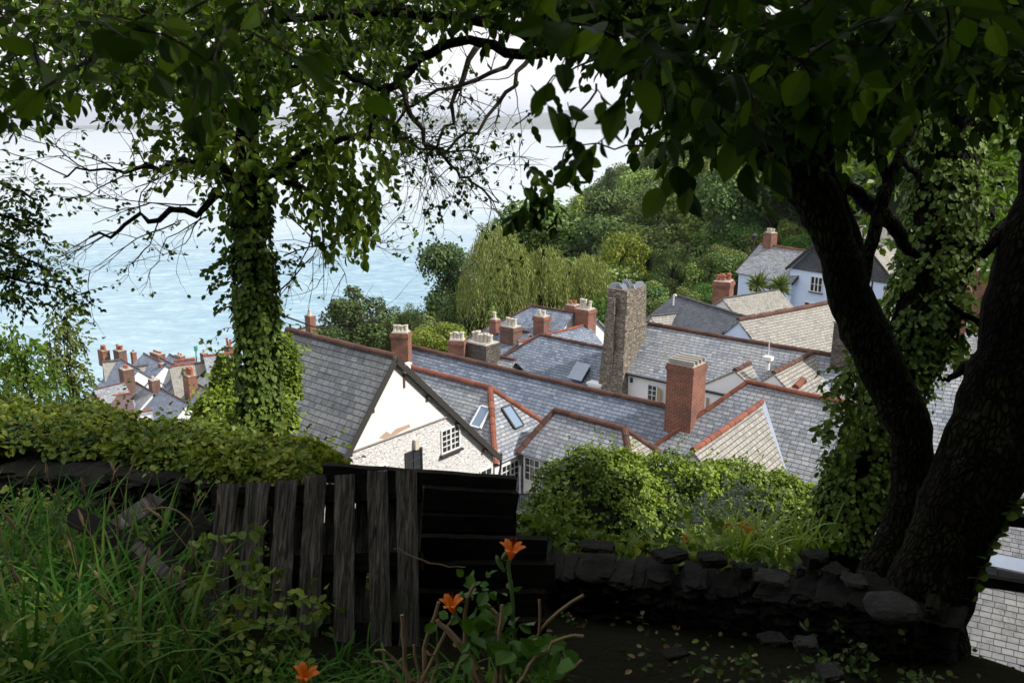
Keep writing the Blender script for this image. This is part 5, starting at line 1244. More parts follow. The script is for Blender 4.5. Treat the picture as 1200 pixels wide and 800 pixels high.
def small_tree(name, px, yb, yt, wpx, D, mat, label, n, size, seed, stems=3, key='a'):
    b = at(px, yb, D); top = at(px, yt, D); zg = terr(b.x, b.y); o = empty(name, (b.x, b.y, zg), label, 'tree'); H = top.z-b.z; W = wpx*D/2000
    mb = MB(); lv = Leaves(); rnd = random.Random(seed); tws = MB()
    for s_i in range(stems):
        a = rnd.uniform(0, 6.28); P_ = [Vector((b.x, b.y, zg))]
        for k in range(1, 8): t = k/7; P_.append(Vector((b.x+math.cos(a)*W*.35*t+random.gauss(0, .03), b.y+math.sin(a)*W*.35*t, zg+(top.z-zg)*t*(1-.12*s_i/stems))))
        mb.tube(P_, [.05*(1-.12*k) for k in range(8)], 6)
        nb = int(n/stems/9)
        for i in range(nb):
            t = random.uniform(.2, 1)**.8; k = min(6, int(t*7)); p = P_[k].lerp(P_[k+1], t*7-k) if k < 7 else P_[-1]
            if p.z < b.z: continue
            wr = W*(1.05-(p.z-b.z)/H*.75)*random.uniform(.2, 1); an = random.uniform(0, 6.28)
            q = p+Vector((math.cos(an)*wr, math.sin(an)*wr, random.uniform(-.1, .3)*W)); 
            if i % 4 == 0: tws.tube([p, (p+q)/2+UP*.05, q], [.008, .006, .003], 4, False)
            spray(lv, None, q, V3()-UP*.4, size*4.2, 9, size, .8)
    mb.build('trunk', M['bark'], o, uv=False); tws.build('twigs', M['twig'], o, uv=False); lv.build('crown', mat, o, .3)
small_tree('young_tree', 48, 490, 372, 100, 13, M['leaf_lit'], 'light green young tree with slender stems above the left wall', 2600, .085, 5)
small_tree('birch_tree', 82, 500, 345, 70, 20, M['leaf_olive'], 'thin grey green birch with hanging twigs against the sea, left of the village', 3600, .11, 8, 4)
small_tree('young_tree', 2, 480, 395, 70, 14, M['leaf_ivy'], 'darker young tree cut by the left edge of the view', 1600, .09, 9)
print('trees done')

# ------------------------------------------------------------------ foreground garden
def ghit(px, py):                  # where the line of sight meets the ground
    r = ray(px, py); t = .5
    while t < 60 and (r*t).z > terrn((r*t).x, (r*t).y): t += .02
    return r*t
# unseen trees added behind and beside the viewer to shade the garden
for i, (x, y, zt, rx, rz, k, lb) in enumerate(((5.5, -2.5, 6.5, 3.6, 4.0, 'wood0', 'unseen shade tree added to the right of the viewer'), (1.5, -6.5, 8.5, 4.6, 4.4, 'wood1', 'unseen shade tree added straight behind the viewer'),
        (8.5, -6.5, 11, 5.0, 5.5, 'wood2', 'tall unseen shade tree added up the bank behind the viewer'), (-4.5, -5.5, 7.5, 4.4, 4.2, 'dark0', 'dark unseen shade tree added behind the viewer on the left'), (7.0, 1.4, 6.5, 2.8, 4.2, 'dark1', 'dark unseen shade tree added just beyond the right edge'), (8.8, 3.3, 6.5, 2.3, 4.4, 'dark0', 'narrow dark shade tree added unseen beyond the railing, outside the right edge'), (11.0, -3.5, 9, 3.6, 5.0, 'wood0', 'second unseen shade tree added beyond the right edge'))):
    wtree('shade_tree', x, y, zt, rx, rz, k, lb)

def stone_shape(c, sx, sy, sz, yaw, seed, rough=.12, tilt=0, n=6):
    rs = random.Random(seed); vs = []; idx = {}; fs = []
    def vid(p):
        k = tuple(round(a, 4) for a in p)
        if k not in idx:
            idx[k] = len(vs); v = Vector(p); l = max(abs(v.x), abs(v.y), abs(v.z)); q = v.normalized(); q = (v*.62 + q*.42) if n < 10 else (v*.25 + q*.9)
            nn = noise.noise(v*1.3+Vector((seed*1.7, seed*.3, 0))); q = q*(1+rough*nn*2.4+rough*.9*noise.noise(v*4.5+Vector((seed, 0, 2))))
            vs.append(q)
        return idx[k]
    for ax in range(3):
        for sg in (-1, 1):
            for i in range(n):
                for j in range(n):
                    cs = []
                    for a, b in ((i, j), (i+1, j), (i+1, j+1), (i, j+1)):
                        p = [0, 0, 0]; p[ax] = sg; p[(ax+1) % 3] = -1+2*a/n; p[(ax+2) % 3] = -1+2*b/n; cs.append(vid(p))
                    fs.append(tuple(cs if sg > 0 else cs[::-1]))
    Mx = Matrix.Rotation(yaw, 3, 'Z') @ Matrix.Rotation(rs.uniform(-.08, .08)+tilt, 3, 'X') @ Matrix.Rotation(rs.uniform(-.08, .08), 3, 'Y')
    return [Vector(c) + Mx @ Vector((v.x*sx, v.y*sy, v.z*sz)) for v in vs], fs
def drywall(mb, A_, B_, zt, zb, thick, ln=.28, hh=.12, seed=0, topvar=.0):
    A_ = Vector(A_); B_ = Vector(B_); d = B_-A_; L = d.length; d.normalize(); yaw = math.atan2(d.y, d.x); n = Vector((d.y, -d.x, 0)); z = 0; row = 0; rs = random.Random(seed)
    H = max(zt(0), zt(1)) - min(zb(0), zb(1))
    while z < H:
        h = hh*rs.uniform(.65, 1.35); s = -rs.uniform(0, ln)
        while s < L:
            l = ln*rs.uniform(.5, 1.7); t = min(1, max(0, (s+l/2)/L)); base = zb(t)
            if base+z+h < zt(t)+rs.uniform(-.04, .04)+topvar*noise.noise(Vector((s*2, seed, 0))):
                vs, fs = stone_shape(A_+d*(s+l/2)+n*rs.uniform(-.03, .03)+UP*(base+z+h/2-A_.z), l*.53, thick*.5, h*.56, yaw+rs.uniform(-.05, .05), rs.randint(0, 9999)); mb.add(vs, fs)
            s += l
        z += h*.93; row += 1
# left dry stone wall
a0, a1 = at(-80, 505, 6.7), at(330, 545, 6.1); mb = MB()
lin = lambda a, b: (lambda t: a+(b-a)*t)
drywall(mb, a0, a1, lin(at(-80, 522, 6.7).z, at(330, 552, 6.1).z), lin(terr(a0.x, a0.y)-.25, terr(a1.x, a1.y)-.25), .45, .22, .075, 3)
tag(mb.build('stone_wall', M['wall_stone'], uv=False), 'mossy dry stone wall on the left, its top buried under ivy and brambles', 'wall')
# right dry stone wall
b0, b1, b2_ = at(590, 640, 5.9), at(850, 668, 5.6), at(1090, 715, 5.0); mb = MB()
drywall(mb, b0, b1, lin(at(590, 650, 5.9).z, at(850, 668, 5.6).z), lin(terr(b0.x, b0.y)-.3, terr(b1.x, b1.y)-.3), .40, .13, .042, 5, .06)
drywall(mb, b1, b2_, lin(at(850, 672, 5.6).z, at(1090, 708, 5.0).z), lin(terr(b1.x, b1.y)-.3, terr(b2_.x, b2_.y)-.3), .40, .13, .042, 6, .06)
tag(mb.build('stone_wall', M['wall_stone'], uv=False), 'low dark stone wall on the right with loose slabs along its top', 'wall')
M['slab'] = mossy('pale_slab', (.055, .055, .053), (.02, .03, .01), .4)
for i, (px, py, D, sx, sy, sz, lb) in enumerate(((785, 650, 5.7, .20, .16, .05, 'flat slab leaning on the wall top below the orange lilies'), (835, 655, 5.6, .17, .14, .055, 'blocky dark stone on the wall top, left of the lily leaves'),
        (700, 640, 5.8, .22, .15, .03, 'thin slate lying on the wall top under the ivy mound'), (905, 676, 5.4, .20, .14, .025, 'long thin pale slab on the right wall'), (936, 668, 5.35, .06, .07, .07, 'small upright pale stone on the right wall'),
        (980, 668, 5.3, .14, .12, .03, 'flat stone below the ivy clad trunk'), (1002, 680, 5.15, .14, .13, .03, 'pale flat stone touching the curved dark stem'), (955, 655, 5.5, .16, .14, .08, 'dark lump of stone in front of the ivy clad trunk'), (870, 668, 5.5, .09, .1, .07, 'squared stone in the middle of the right wall top'),
        (1046, 712, 4.7, .16, .16, .055, 'large smooth grey boulder against the foot of the twin stems'), (945, 755, 3.9, .10, .08, .04, 'mossy stone lying on the dark ground below the wall'), (972, 788, 3.5, .09, .09, .03, 'grey slab at the bottom edge, half in the leaf litter'),
        (905, 748, 4.0, .13, .09, .02, 'dark slate lying left of the mossy stone'), (790, 765, 3.8, .12, .08, .02, 'dark slate lying on the ground below the wall'), (130, 812, 2.6, .10, .06, .03, 'pale rounded stone at the bottom left corner'))):
    sx, sy, sz = (sx*.8, sy*.8, sz*.8) if i == 9 else (sx*.5, sy*.5, sz*.55)
    vs, fs = stone_shape(at(px, py, D), sx, sy, sz, random.uniform(-.5, .5), 100+i, .1 if i != 9 else .05, n=6 if i not in (9, 14) else 16); mb = MB(); mb.add(vs, fs)
    tag(mb.build('boulder' if i == 9 else 'loose_stone', M['slab'] if i in (3, 4, 6, 9, 10, 11, 14) else M['wall_stone'], smooth=i in (9, 14), uv=False), lb, 'boulder' if i == 9 else 'stone')

def plank(mb, a, b, wv, th, n, wob=.0):       # from a to b, half-width vector wv, thickness vector n, with slightly ragged ends
    a = Vector(a); b = Vector(b); k = 9; V0 = len(mb.v); pts = []
    for i in range(k+1):
        t = i/k; c = a.lerp(b, t); e = 1+random.uniform(-.05, .05); o = n*random.uniform(-.12, .12)*wob
        for s1, s2 in ((-1, -1), (1, -1), (1, 1), (-1, 1)): pts.append(c + wv*s1*e + n*s2*.5 + o + ((b-a).normalized()*random.uniform(-.012, .012) if i in (0, k) else Vector((0, 0, 0))))
    fs = [(0, 3, 2, 1), (4*k, 4*k+1, 4*k+2, 4*k+3)]
    for i in range(k):
        for j in range(4): fs.append((4*i+j, 4*i+(j+1) % 4, 4*i+4+(j+1) % 4, 4*i+4+j))
    mb.add(pts, fs)
# pallet
gb = ghit(365, 745); zb_ = gb.z; Db = gb.y*cp - gb.z*sp; Dt = Db+.28
PL = empty('wooden_pallet', gb, 'grey weathered wooden pallet stood on end, slats upright, leaning on the bank', 'pallet')
def onp(px, py):
    t = (745-py)/190; return at(px, py, Db+(Dt-Db)*t)
pn = (onp(480, 745)-onp(250, 745)).cross(onp(250, 560)-onp(250, 745)).normalized(); pn = -pn if pn.y > 0 else pn
for i, (xt, yt, xb, yb, w2) in enumerate(((268, 568, 249, 742, 25), (303, 565, 286, 748, 28), (336, 563, 325, 752, 26), (370, 558, 360, 756, 26), (404, 556, 403, 758, 25), (442, 552, 447, 760, 25), (476, 550, 480, 762, 25))):
    mb = MB(); a = onp(xb, yb); b = onp(xt, yt); wv = (onp(xb+w2/2, yb)-a); plank(mb, a-(b-a)*.05, b, wv, 0, pn*.02, .5)
    mb.build('slat', M['wood'], PL)
for y, hh in ((577, .05), (660, .05), (742, .05)):
    mb = MB(); a, b = onp(246, y+4)-pn*.07, onp(493, y-4)-pn*.07; plank(mb, a, b, (b-a).cross(pn).normalized()*hh, 0, pn*.095, .1); mb.build('bearer', M['wood_h'], PL)
for i, x in enumerate((272, 290, 318, 345, 382, 418, 455, 480)):
    mb = MB(); a, b = onp(x-8, 745)-pn*.135, onp(x+5, 565)-pn*.135; plank(mb, a, b, (b-a).cross(pn).normalized()*.045, 0, pn*.018, .3); mb.build('back_slat', M['wood'], PL)
# stacked boards to its right
BF = empty('board_fence', ghit(550, 745), 'blackened boards stacked on edge to the right of the pallet', 'fence')
for i, (x0, y0, x1, y1, hw, D) in enumerate(((378, 553, 604, 569, .055, 5.25), (486, 582, 606, 589, .072, 5.2), (488, 610, 603, 613, .05, 5.2), (484, 640, 640, 644, .075, 5.05), (486, 673, 650, 673, .078, 5.0), (486, 706, 640, 706, .078, 4.95), (488, 738, 640, 738, .07, 4.9))):
    mb = MB(); a, b = at(x0, y0, D), at(x1, y1, D); plank(mb, a, b, (b-a).cross(Vector((0, 1, 0))).normalized()*hw, 0, Vector((0, 1, 0))*.05, .3); mb.build('board', M['wood_h'], BF)
mb = MB(); plank(mb, at(455, 548, 5.3), at(604, 556, 5.3)+Vector((0, .02, 0)), UP*.02, 0, Vector((0, 1, 0))*.1, .2)
for x in (500, 596, 628):
    mb = MB(); a = at(x, 575 if x < 610 else 640, 5.33); plank(mb, Vector((a.x, a.y, terr(a.x, a.y)-.1)), a, Vector((.05, 0, 0)), 0, Vector((0, .06, 0)), .2); mb.build('post', M['wood_h'], BF)
mb = MB(); mb.obox((at(492, 575, 5.32)+at(600, 735, 5.32))/2, Vector((.30, 0, 0)), Vector((0, .03, 0)), UP*.42); mb.build('backing_earth', M['earth'], BF, uv=False)  # dark earth sheet added behind the boards to fill the gaps
# fallen planks on the left
for (x0, y0, x1, y1, D0, D1, hw, lb) in ((82, 602, 222, 676, 4.9, 4.4, .055, 'long dark plank fallen across the debris by the left wall'), (136, 618, 186, 582, 4.9, 5.2, .06, 'short pale plank propped against the left wall'),
        (186, 648, 236, 614, 4.7, 4.9, .07, 'short reddish board lying under the long fallen plank'), (228, 600, 262, 640, 5.0, 4.8, .03, 'thin stick of wood leaning on the pallet side'), (160, 640, 214, 690, 4.5, 4.2, .03, 'narrow broken lath at the edge of the grass')):
    mb = MB(); a, b = at(x0, y0, D0), at(x1, y1, D1); nrm = (b-a).cross(UP).cross(b-a).normalized(); nrm = (nrm + Vector((0, -.8, .2))).normalized(); wv = (b-a).cross(nrm).normalized()*hw
    plank(mb, a, b, wv, 0, nrm*.025, .3); tag(mb.build('plank', M['wood'] if 'pale' in lb or 'lath' in lb else M['wood_h'], uv=True), lb, 'plank')
mb = MB(); a, b = smooth_path(*px_path([(165, 598, 2.5), (200, 596, 2), (222, 610, 2), (228, 640, 1.5)], 4.8), 4, .004); mb.tube(a, b, 5); tag(mb.build('dead_vine', M['stick'], uv=False), 'thin pale dead vine curled over the fallen planks', 'vine')
mb = MB(); a, b = smooth_path(*px_path([(462, 642, 1.6), (490, 655, 1.6), (520, 662, 1.4), (545, 664, 1)], 4.5), 4, .004); mb.tube(a, b, 5); tag(mb.build('dead_vine', M['stick'], uv=False), 'thin bare vine hanging off the right side of the pallet', 'vine')
# rails at the right edge
RL = empty('wooden_railing', ghit(1180, 730), 'dark wooden railing at the right edge beyond the thick stem', 'railing')
for y0, y1, r in ((603, 612, .045), (678, 692, .04)):
    mb = MB(); plank(mb, at(1128, y0-2, 6.5), at(1330, y1+14, 6.2), UP*r, 0, Vector((0, r*1.6, 0)), .2); mb.build('rail', M['wood_h'], RL)
mb = MB(); a = at(1290, 590, 6.3); plank(mb, Vector((a.x, a.y, terr(a.x, a.y)-.2)), a, Vector((.05, 0, 0)), 0, Vector((0, .1, 0)), .2); mb.build('post', M['wood_h'], RL)

# hedges: lumps carry leaves, a near-black core stands in for the shade inside
def mound(name, lumps, n, size, mats, label, cat, asp=.75, droop=.6, frac=None):
    c0 = at(lumps[0][0], lumps[0][1], lumps[0][2]); o = empty(name, (c0.x, c0.y, terr(c0.x, c0.y)), label, cat)
    L = []
    for px, py, D, rx, ry in lumps: L.append((npv(at(px, py, D)), rx*D/1000, ry*D/1000))
    w_ = np.array([a[1]*a[2] for a in L]); w_ /= w_.sum(); P = []; Dn = []
    cnt = 0
    while cnt < n:
        k = rng.choice(len(L), p=w_); c, rx, rz = L[k]; d = rng.normal(size=3); d /= np.linalg.norm(d)
        if d[2] < -.55: continue
        ry = rx*.8; s_ = 1 + .22*noise.noise(Vector((d[0]*2.2+k*3, d[1]*2.2, d[2]*2.2))) + .14*noise.noise(Vector((d[0]*7+k, d[1]*7, d[2]*7))) + abs(rng.normal())*.03 - .05*rng.random()
        p = c + d*np.array([rx, ry, rz])*s_
        if any(np.sum(((p-c2)/np.array([r2, r2*.8, r3]))**2) < .80 for j, (c2, r2, r3) in enumerate(L) if j != k): continue
        P.append(p); nn = d/np.array([rx, ry, rz]); Dn.append(nn/np.linalg.norm(nn)); cnt += 1
    P = np.array(P); Dn = np.array(Dn); D = Dn*.55 + rng.normal(size=P.shape)*.5 + np.array([0, 0, -droop]); S = size*rng.uniform(.5, 1.35, n); nr = Dn + np.array([0, 0, .5]) + rng.normal(size=P.shape)*.4
    cut = int(n*(1 if len(mats) == 1 else .72)); sel = rng.permutation(n)
    lvx = Leaves()
    for _ in range(n//260):
        c, rx, rz = L[rng.choice(len(L), p=w_)]; d = rdir(1, .5)[0]; d[2] = abs(d[2]); spray(lvx, None, c + d*np.array([rx, rx*.8, rz])*1.02, Vector(d)+UP*.6+V3()*.4, size*random.uniform(3, 7), 8, size*.9, .5)
    for i, m in enumerate(mats):
        q = sel[:cut] if i == 0 else sel[cut:]
        Fq = leaf_faces(P[q], D[q], S[q], .34, .05, nr[q])
        if i == 0: Fx = leaf_faces(np.array(lvx.P), np.array(lvx.D), np.array(lvx.S), .34, .05); h1_, h2_ = len(Fq)//2, len(Fx)//2; Fq = np.concatenate([Fq[:h1_], Fx[:h2_], Fq[h1_:], Fx[h2_:]], 0)
        quads_obj('leaves', Fq, m, o, half=True)
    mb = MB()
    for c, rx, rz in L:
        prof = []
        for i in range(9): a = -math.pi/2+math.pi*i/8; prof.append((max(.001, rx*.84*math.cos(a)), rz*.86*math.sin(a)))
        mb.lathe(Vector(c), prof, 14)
    cr = mb.build('shade_core', M['core'], o, uv=False, smooth=True)
    return o
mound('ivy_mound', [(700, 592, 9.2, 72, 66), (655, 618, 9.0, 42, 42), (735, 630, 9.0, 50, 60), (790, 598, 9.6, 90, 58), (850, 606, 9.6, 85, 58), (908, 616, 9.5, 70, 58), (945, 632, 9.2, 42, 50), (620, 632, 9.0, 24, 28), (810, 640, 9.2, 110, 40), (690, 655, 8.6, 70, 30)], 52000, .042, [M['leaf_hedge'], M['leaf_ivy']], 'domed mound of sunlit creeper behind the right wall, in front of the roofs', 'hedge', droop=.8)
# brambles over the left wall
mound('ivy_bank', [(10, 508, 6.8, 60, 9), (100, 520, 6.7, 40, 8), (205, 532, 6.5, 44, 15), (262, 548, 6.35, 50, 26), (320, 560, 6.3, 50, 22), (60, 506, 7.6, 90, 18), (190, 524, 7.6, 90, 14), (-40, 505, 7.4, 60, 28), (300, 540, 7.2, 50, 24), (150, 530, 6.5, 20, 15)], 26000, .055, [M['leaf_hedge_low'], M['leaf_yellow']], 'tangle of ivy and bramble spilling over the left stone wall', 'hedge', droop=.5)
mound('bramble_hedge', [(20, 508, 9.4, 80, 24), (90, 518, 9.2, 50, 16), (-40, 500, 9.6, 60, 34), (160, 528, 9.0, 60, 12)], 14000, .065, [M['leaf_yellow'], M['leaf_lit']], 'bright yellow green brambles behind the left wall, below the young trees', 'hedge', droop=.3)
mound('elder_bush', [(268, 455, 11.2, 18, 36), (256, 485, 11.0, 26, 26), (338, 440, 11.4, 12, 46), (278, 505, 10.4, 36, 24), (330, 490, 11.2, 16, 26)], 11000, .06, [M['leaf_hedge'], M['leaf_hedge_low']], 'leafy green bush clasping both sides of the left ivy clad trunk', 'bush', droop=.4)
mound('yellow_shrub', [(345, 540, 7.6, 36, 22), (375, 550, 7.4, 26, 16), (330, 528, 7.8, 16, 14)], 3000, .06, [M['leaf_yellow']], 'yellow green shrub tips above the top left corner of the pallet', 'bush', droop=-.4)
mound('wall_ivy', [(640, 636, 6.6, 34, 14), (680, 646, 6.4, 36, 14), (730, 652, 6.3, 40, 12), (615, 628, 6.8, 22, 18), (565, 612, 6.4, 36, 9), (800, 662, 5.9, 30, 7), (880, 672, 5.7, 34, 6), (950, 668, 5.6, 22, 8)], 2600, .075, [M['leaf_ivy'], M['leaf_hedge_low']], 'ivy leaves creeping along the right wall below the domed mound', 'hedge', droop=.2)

# blades: curved strips
def blades(n, basef, L, W, lean, mat, name, parent=None, dirf=None, segs=6):
    Q = []
    for i in range(n):
        b = Vector(basef()); a = random.uniform(0, 6.28); d = Vector((math.cos(a), math.sin(a), 0)); l = L*random.uniform(.5, 1.25); k_ = lean*random.uniform(.4, 1.6); sdv = Vector((-d.y, d.x, 0)); w_ = W*random.uniform(.7, 1.3)
        prev = None; c = b.copy(); ang = random.uniform(0, .3)
        for j in range(segs+1):
            t = j/segs; ww = w_*(1-t**2.2)*.5+.0004; cur = (c - sdv*ww, c + sdv*ww)
            if prev: Q.append([tuple(prev[0]), tuple(prev[1]), tuple(cur[1]), tuple(cur[0])])
            prev = cur; ang += k_/segs*(1+t); c = c + (UP*math.cos(ang)+d*math.sin(ang))*l/segs
    return quads_obj(name, np.array(Q), mat, parent, per=segs)
def gbase(x0, x1, y0, y1, skip=None):
    def f():
        while True:
            px = random.uniform(x0, x1); py = y0+(y1-y0)*random.random()**.8
            if skip and skip(px, py): continue
            g_ = ghit(px, py); return g_
    return f
def patch(x0, x1, y0, y1, fn=None):
    def f():
        for _ in range(50):
            x = random.uniform(x0, x1); y = random.uniform(y0, y1)
            if fn is None or fn(x, y): break
        return (x, y, terrn(x, y)-.02)
    return f
gr = blades(1500, patch(-3.2, -1.25, 2.6, 5.0, lambda x, y: x < -1.15-.13*(y-2.6)*3 and noise.noise(Vector((x*2, y*2, 0))) > -.3), .62, .017, 1.0, M['blade'], 'grass'); tag(gr, 'long arching grass filling the bottom left corner', 'grass', kind='stuff')
gr = blades(800, patch(-1.6, .15, 2.5, 3.55), .30, .013, 1.3, M['blade'], 'grass'); tag(gr, 'short dark grass along the bottom edge below the pallet', 'grass', kind='stuff')
mb = MB()
for _ in range(60):
    x, y = random.uniform(-2.9, -1.2), random.uniform(3.0, 4.6); z = terrn(x, y); h = random.uniform(.35, .8); dx, dy = random.gauss(0, .12), random.gauss(0, .1)
    mb.tube([(x, y, z), (x+dx*.4, y+dy*.4, z+h*.6), (x+dx, y+dy, z+h)], [.003, .0025, .0015], 4, False); mb.tube([(x+dx, y+dy, z+h-.02), (x+dx*1.1, y+dy, z+h+.02), (x+dx*1.3, y+dy, z+h+.07)], [.002, .008, .002], 5, False)
tag(mb.build('dry_stalks', M['stick'], uv=False), 'dry stalks with seed heads standing in the long grass', 'dry grass', kind='stuff')
# low leafy ground cover
P = []; 
for _ in range(5200):
    x, y = random.uniform(-4.6, -.9), random.uniform(2.6, 5.8)
    if noise.noise(Vector((x*1.3, y*1.3, 7))) < -.15: continue
    P.append((x, y, terrn(x, y)+random.uniform(.02, .32)*(1+.8*noise.noise(Vector((x, y, 1))))))
P = np.array(P); D_ = rng.normal(size=P.shape); D_[:, 2] *= .4
tag(quads_obj('ground_cover', leaf_faces(P, D_, rng.uniform(.025, .065, len(P)), .33, .05), M['leaf_hedge_low'], half=True), 'low nettles and bramble leaves among the grass on the left', 'ground cover', kind='stuff')
P = []
for _ in range(260):
    x, y = random.uniform(-.6, 4.2), random.uniform(2.6, 5.2); P.append((x, y, terrn(x, y)+random.uniform(0, .05)))
P = np.array(P); D_ = rng.normal(size=P.shape); D_[:, 2] *= .2
tag(quads_obj('leaf_litter', leaf_faces(P, D_, rng.uniform(.025, .05, len(P)), .33, .05), M['deadleaf'], half=True), 'dead leaves littering the dark ground below the right wall', 'leaf litter', kind='stuff')
P = []
for _ in range(420):
    x, y = random.uniform(.6, 3.8), random.uniform(2.8, 5.0)
    if noise.noise(Vector((x*1.6, y*1.6, 3))) < .05: continue
    P.append((x, y, terrn(x, y)+random.uniform(.01, .06)))
P = np.array(P); D_ = rng.normal(size=P.shape); D_[:, 2] *= .4
tag(quads_obj('ground_ivy', leaf_faces(P, D_, rng.uniform(.025, .055, len(P)), .36, .04), M['leaf_ivy'], half=True), 'scattered ivy leaves on the dark ground at the bottom right', 'ground cover', kind='stuff')

lvg = Leaves(); twg = MB()
for _ in range(120):
    x, y = random.uniform(.2, 3.7), random.uniform(2.9, 4.9)
    if noise.noise(Vector((x*1.2, y*1.2, 9))) < -.1: continue
    spray(lvg, twg, (x, y, terrn(x, y)), V3()*.7+UP*1.1, random.uniform(.12, .34), 9, random.uniform(.03, .055), .7, .0025)
o = empty('undergrowth', (2.0, 4.0, terr(2.0, 4.0)), 'sparse dark brambles rooting in the shaded ground before the right wall', 'brambles'); o['kind'] = 'stuff'
twg.build('stems', M['twig'], o, uv=False); lvg.build('leaves', M['leaf_dark'], o, .32)

# day lilies
def flower(root, c, d, size, npet=6, name='flower', droop=1.0):
    c = Vector(c); d = Vector(d).normalized(); e1 = d.orthogonal().normalized(); e2 = d.cross(e1); Q = []
    for k in range(npet):
        a = k*6.283/npet + (.3 if k % 2 else 0); o = e1*math.cos(a)+e2*math.sin(a); sdv = d.cross(o).normalized(); wd2 = size*(.15 if k % 2 else .11); prev = None; n = 7
        for j in range(n+1):
            t = j/n; r_p = size*(.04+.16*t+.34*max(0, t-.4)**1.3*2.2*droop); h = size*(.78*t - .55*max(0, t-.62)**1.5*2.2*droop); w3 = wd2*(.3+1.5*t)*(1-t**3.5)+.0008
            m_ = c + d*h + o*r_p; cur = (m_-sdv*w3*.9+o*w3*.25, m_-d*w3*.05, m_+sdv*w3*.9+o*w3*.25)
            if prev: Q.append([tuple(prev[0]), tuple(prev[1]), tuple(cur[1]), tuple(cur[0])]); Q.append([tuple(prev[1]), tuple(prev[2]), tuple(cur[2]), tuple(cur[1])])
            prev = cur
    f = quads_obj(name, np.array(Q), M['petal'], root)
    mb = MB()
    for k in range(5):
        a = k*1.25; mb.tube([c, c+d*size*.5+(e1*math.cos(a)+e2*math.sin(a))*size*.05, c+d*size*.85+(e1*math.cos(a)+e2*math.sin(a))*size*.14], size*.008, 4, False)
    mb.build('stamens', M['petal'], f, uv=False); return f
def lily(label, path, D, fl, fsize, fdir, buds=(), blades_n=10, bl=.35):
    P_, R_ = smooth_path(*px_path(path, D), 4, .002); b = P_[0]; o = empty('day_lily', (b.x, b.y, min(b.z, terr(b.x, b.y))), label, 'flower')
    P_ = [Vector((b.x, b.y, min(b.z, terr(b.x, b.y))))]+P_; R_ = [R_[0]]+R_
    mb = MB(); mb.tube(P_, R_, 7); mb.build('stem', M['stem_green'], o, uv=False)
    flower(o, P_[-1], fdir, fsize, droop=.75)
    for (bx_, by_, dx, dy, l_) in buds:
        mb = MB(); c = at(bx_, by_, D); dd = (at(bx_+dx*10, by_+dy*10, D)-c).normalized(); mb.tube([c-dd*l_*.5, c-dd*l_*.25, c, c+dd*l_*.3, c+dd*l_*.5], [.004, .009, .012, .01, .003], 7); mb.tube([c-dd*l_*.5, P_[-3]], .003, 5, False); mb.build('bud', M['stem_green'], o, uv=False)
    if blades_n: blades(blades_n, lambda: (b.x+random.gauss(0, .05), b.y+random.gauss(0, .05), terr(b.x, b.y)), bl, .022, 1.0, M['blade'], 'leaf_blades', o)
    return o
lily('tall orange day lily in front of the boards, its trumpet facing up', [(604, 800, 5), (602, 740, 5), (600, 700, 4.5), (596, 664, 4.5), (598, 655, 4)], 3.5, 1, .115, at(604, 630, 3.46)-at(599, 662, 3.5), ((586, 660, -3, -6, .075), (592, 650, 4, -5, .05)))
lily('orange day lily with curled petals among the cut stems', [(545, 790, 6), (548, 750, 6), (536, 722, 5), (531, 717, 4)], 3.4, 1, .105, at(528, 690, 3.35)-at(534, 722, 3.4), ((540, 700, 2, -8, .05),))
lily('orange day lily cut by the bottom edge below the pallet', [(352, 850, 5), (354, 815, 5), (356, 800, 4)], 3.0, 1, .10, at(362, 770, 2.95)-at(356, 806, 3.0))
for i, (px, py, lb) in enumerate(((800, 628, 'small orange lily left of the clump on the right wall'), (846, 618, 'small orange lily at the left of the lit clump'), (868, 614, 'small orange lily highest in the lit clump'), (882, 622, 'small orange lily at the right of the lit clump'), (887, 632, 'lowest small orange lily of the lit clump'))):
    D = 7.0; c = at(px, py, D); o = empty('day_lily', (c.x, c.y, c.z-.45), lb, 'flower'); mb = MB(); mb.tube([c-UP*.45+V3()*.03, c], .004, 5); mb.build('stem', M['stem_green'], o, uv=False)
    flower(o, c, V3()*.5+Vector((0, -.6, .5)), .11)
o = empty('lily_clump', at(870, 650, 6.9), 'clump of bright sword shaped lily leaves on top of the right wall', 'plant')
blades(170, lambda: at(random.gauss(868, 32), random.uniform(650, 668), random.uniform(6.6, 7.1)), .52, .024, .9, M['blade_lit'], 'leaf_blades', o)
blades(50, lambda: at(random.gauss(945, 14), random.uniform(640, 655), random.uniform(6.7, 7.1)), .36, .018, .9, M['blade_lit'], 'leaf_blades', o)
o = empty('lavender_bush', at(850, 625, 7.6), 'grey leaved bush between the creeper mound and the lit lilies', 'bush'); lv = Leaves()
for _ in range(90): spray(lv, None, at(random.gauss(856, 30), random.gauss(606, 15), random.uniform(7.3, 7.9)), V3()+UP, .14, 8, .05, .2)
lv.build('leaves', M['leaf_grey'], o, .26)
o = empty('vine_leaves', at(740, 640, 6.4), 'broad light green leaves of a young plant on the wall below the mound', 'plant'); lv = Leaves()
for px, py in ((790, 612), (780, 622), (800, 640), (812, 636), (822, 648), (760, 628), (605, 600), (620, 612), (985, 632), (975, 640)):
    for _ in range(5): lv.add(at(px+random.gauss(0, 5), py+random.gauss(0, 5), 6.5), V3()+UP*.2, random.uniform(.07, .12))
lv.build('leaves', M['leaf_lit'], o, .42)

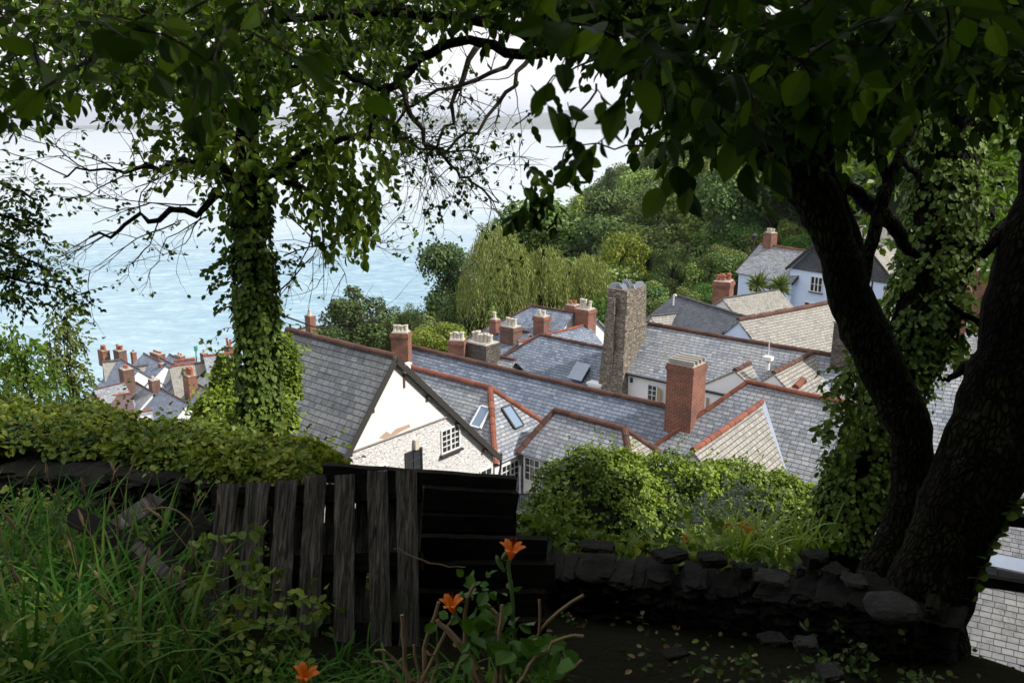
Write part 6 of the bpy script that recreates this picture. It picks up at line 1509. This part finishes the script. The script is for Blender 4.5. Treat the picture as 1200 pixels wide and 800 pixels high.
# cut shrub with bare sticks
gb = ghit(570, 800); gb = Vector((gb.x, gb.y, gb.z)); o = empty('cut_shrub', gb, 'hard pruned shrub of bare brown sticks sprouting fresh leaves, bottom centre', 'shrub'); lv = Leaves()
for (pth, D) in (([(570, 810, 16), (552, 770, 15), (530, 745, 12), (512, 726, 8)], 3.3), ([(560, 800, 14), (545, 765, 10), (548, 700, 7), (556, 684, 5)], 3.4), ([(580, 810, 14), (585, 770, 11), (580, 720, 8), (562, 700, 5)], 3.4),
                 ([(590, 805, 12), (586, 760, 9), (588, 708, 8)], 3.3), ([(500, 800, 10), (498, 760, 8), (514, 705, 7)], 3.5), ([(495, 800, 9), (520, 745, 7), (532, 722, 6)], 3.4), ([(478, 805, 8), (474, 760, 8), (471, 720, 8)], 3.4),
                 ([(470, 800, 6), (450, 778, 6), (437, 776, 6)], 3.2), ([(480, 795, 6), (458, 768, 6), (440, 762, 5)], 3.3), ([(490, 800, 5), (485, 755, 5)], 3.2), ([(600, 812, 9), (622, 780, 8), (648, 752, 7), (684, 745, 6)], 3.1), ([(640, 815, 9), (660, 795, 8), (682, 773, 7)], 3.0),
                 ([(628, 755, 5), (640, 728, 7), (684, 697, 7)], 3.8), ([(632, 740, 5), (632, 702, 6)], 3.8), ([(610, 800, 6), (600, 770, 6), (630, 748, 4)], 3.3), ([(505, 800, 5), (512, 775, 5), (500, 762, 4)], 3.3)):
    P_, R_ = smooth_path(*px_path(pth, D), 3, .004); R_ = [r*.62 for r in R_]
    mb = MB()
    base = Vector((gb.x+(P_[0].x-gb.x)*.8, gb.y+(P_[0].y-gb.y)*.5, terr(P_[0].x, P_[0].y)-.03)); mb.tube([base]+P_, [R_[0]]+R_, 7); mb.build('cut_stem', M['stick'], o, uv=False)
for px, py, D, n, sz in ((560, 740, 3.3, 4, .07), (612, 750, 3.4, 5, .09), (640, 735, 3.4, 5, .09), (655, 750, 3.3, 4, .09), (600, 760, 3.3, 5, .08), (640, 770, 3.2, 5, .09), (620, 780, 3.2, 4, .09), (560, 695, 3.5, 3, .045), (570, 690, 3.5, 3, .045), (580, 700, 3.5, 3, .05), (552, 715, 3.4, 3, .06), (590, 735, 3.4, 4, .07), (650, 790, 3.1, 4, .09), (600, 720, 3.4, 3, .05)):
    for _ in range(2): spray(lv, None, at(px-8, py+6, D), V3()*.7+UP*.4, .12, n, sz, .3)
lv.build('fresh_leaves', M['leaf_bright'], o, .36)
# creeping shoots over the pallet and a sapling at the right
o = empty('creeping_shoots', ghit(270, 700), 'leafy shoots climbing over the lower left slats of the pallet', 'plant'); lv = Leaves(); tw = MB()
for px, py in ((235, 640), (250, 660), (285, 655), (300, 672), (230, 690), (275, 700), (310, 640), (262, 630), (215, 665), (290, 740), (320, 750), (250, 735), (350, 700), (300, 770), (210, 740)): spray(lv, tw, at(px-15, py, 4.0), Vector((1, 0, .1))+V3()*.4, .2, 8, .06, .4, .002)
tw.build('shoots', M['stem_green'], o, uv=False); lv.build('leaves', M['leaf_ivy'], o, .38)
o = empty('sapling', ghit(1140, 730), 'thin sapling with round leaves before the pale roof at the right edge', 'sapling'); lv = Leaves(); mb = MB()
P_, R_ = smooth_path(*px_path([(1128, 735, 3), (1140, 690, 2.5), (1160, 640, 2), (1178, 605, 1.5), (1192, 590, 1)], 5.0), 4, .003); mb.tube([Vector((P_[0].x, P_[0].y, terr(P_[0].x, P_[0].y)))]+P_, [R_[0]]+R_, 6); mb.build('stem', M['twig'], o, uv=False)
for i in range(3, len(P_)):
    for s_ in (-1, 1): lv.add(P_[i], Vector((s_, random.gauss(0, .3), .3)), random.uniform(.06, .09))
lv.build('leaves', M['leaf_lit'], o, .42)

# ------------------------------------------------------------------ sea air
mb = MB(); mb.obox((0, 22000, 54), Vector((31500, 0, 0)), Vector((0, 23400, 0)), UP*167)
hm = bpy.data.materials.new('haze'); hm.use_nodes = True; ht = hm.node_tree; ht.nodes.clear(); ho = ht.nodes.new('ShaderNodeOutputMaterial'); hv = ht.nodes.new('ShaderNodeVolumePrincipled')
hv.inputs['Color'].default_value = (.80, .88, 1.0, 1); hv.inputs['Density'].default_value = 9e-5; hv.inputs['Anisotropy'].default_value = .2
ht.links.new(hv.outputs[0], ho.inputs['Volume'])
tag(mb.build('haze', hm, uv=False), 'pale sea haze over the bay', 'haze', kind='stuff')
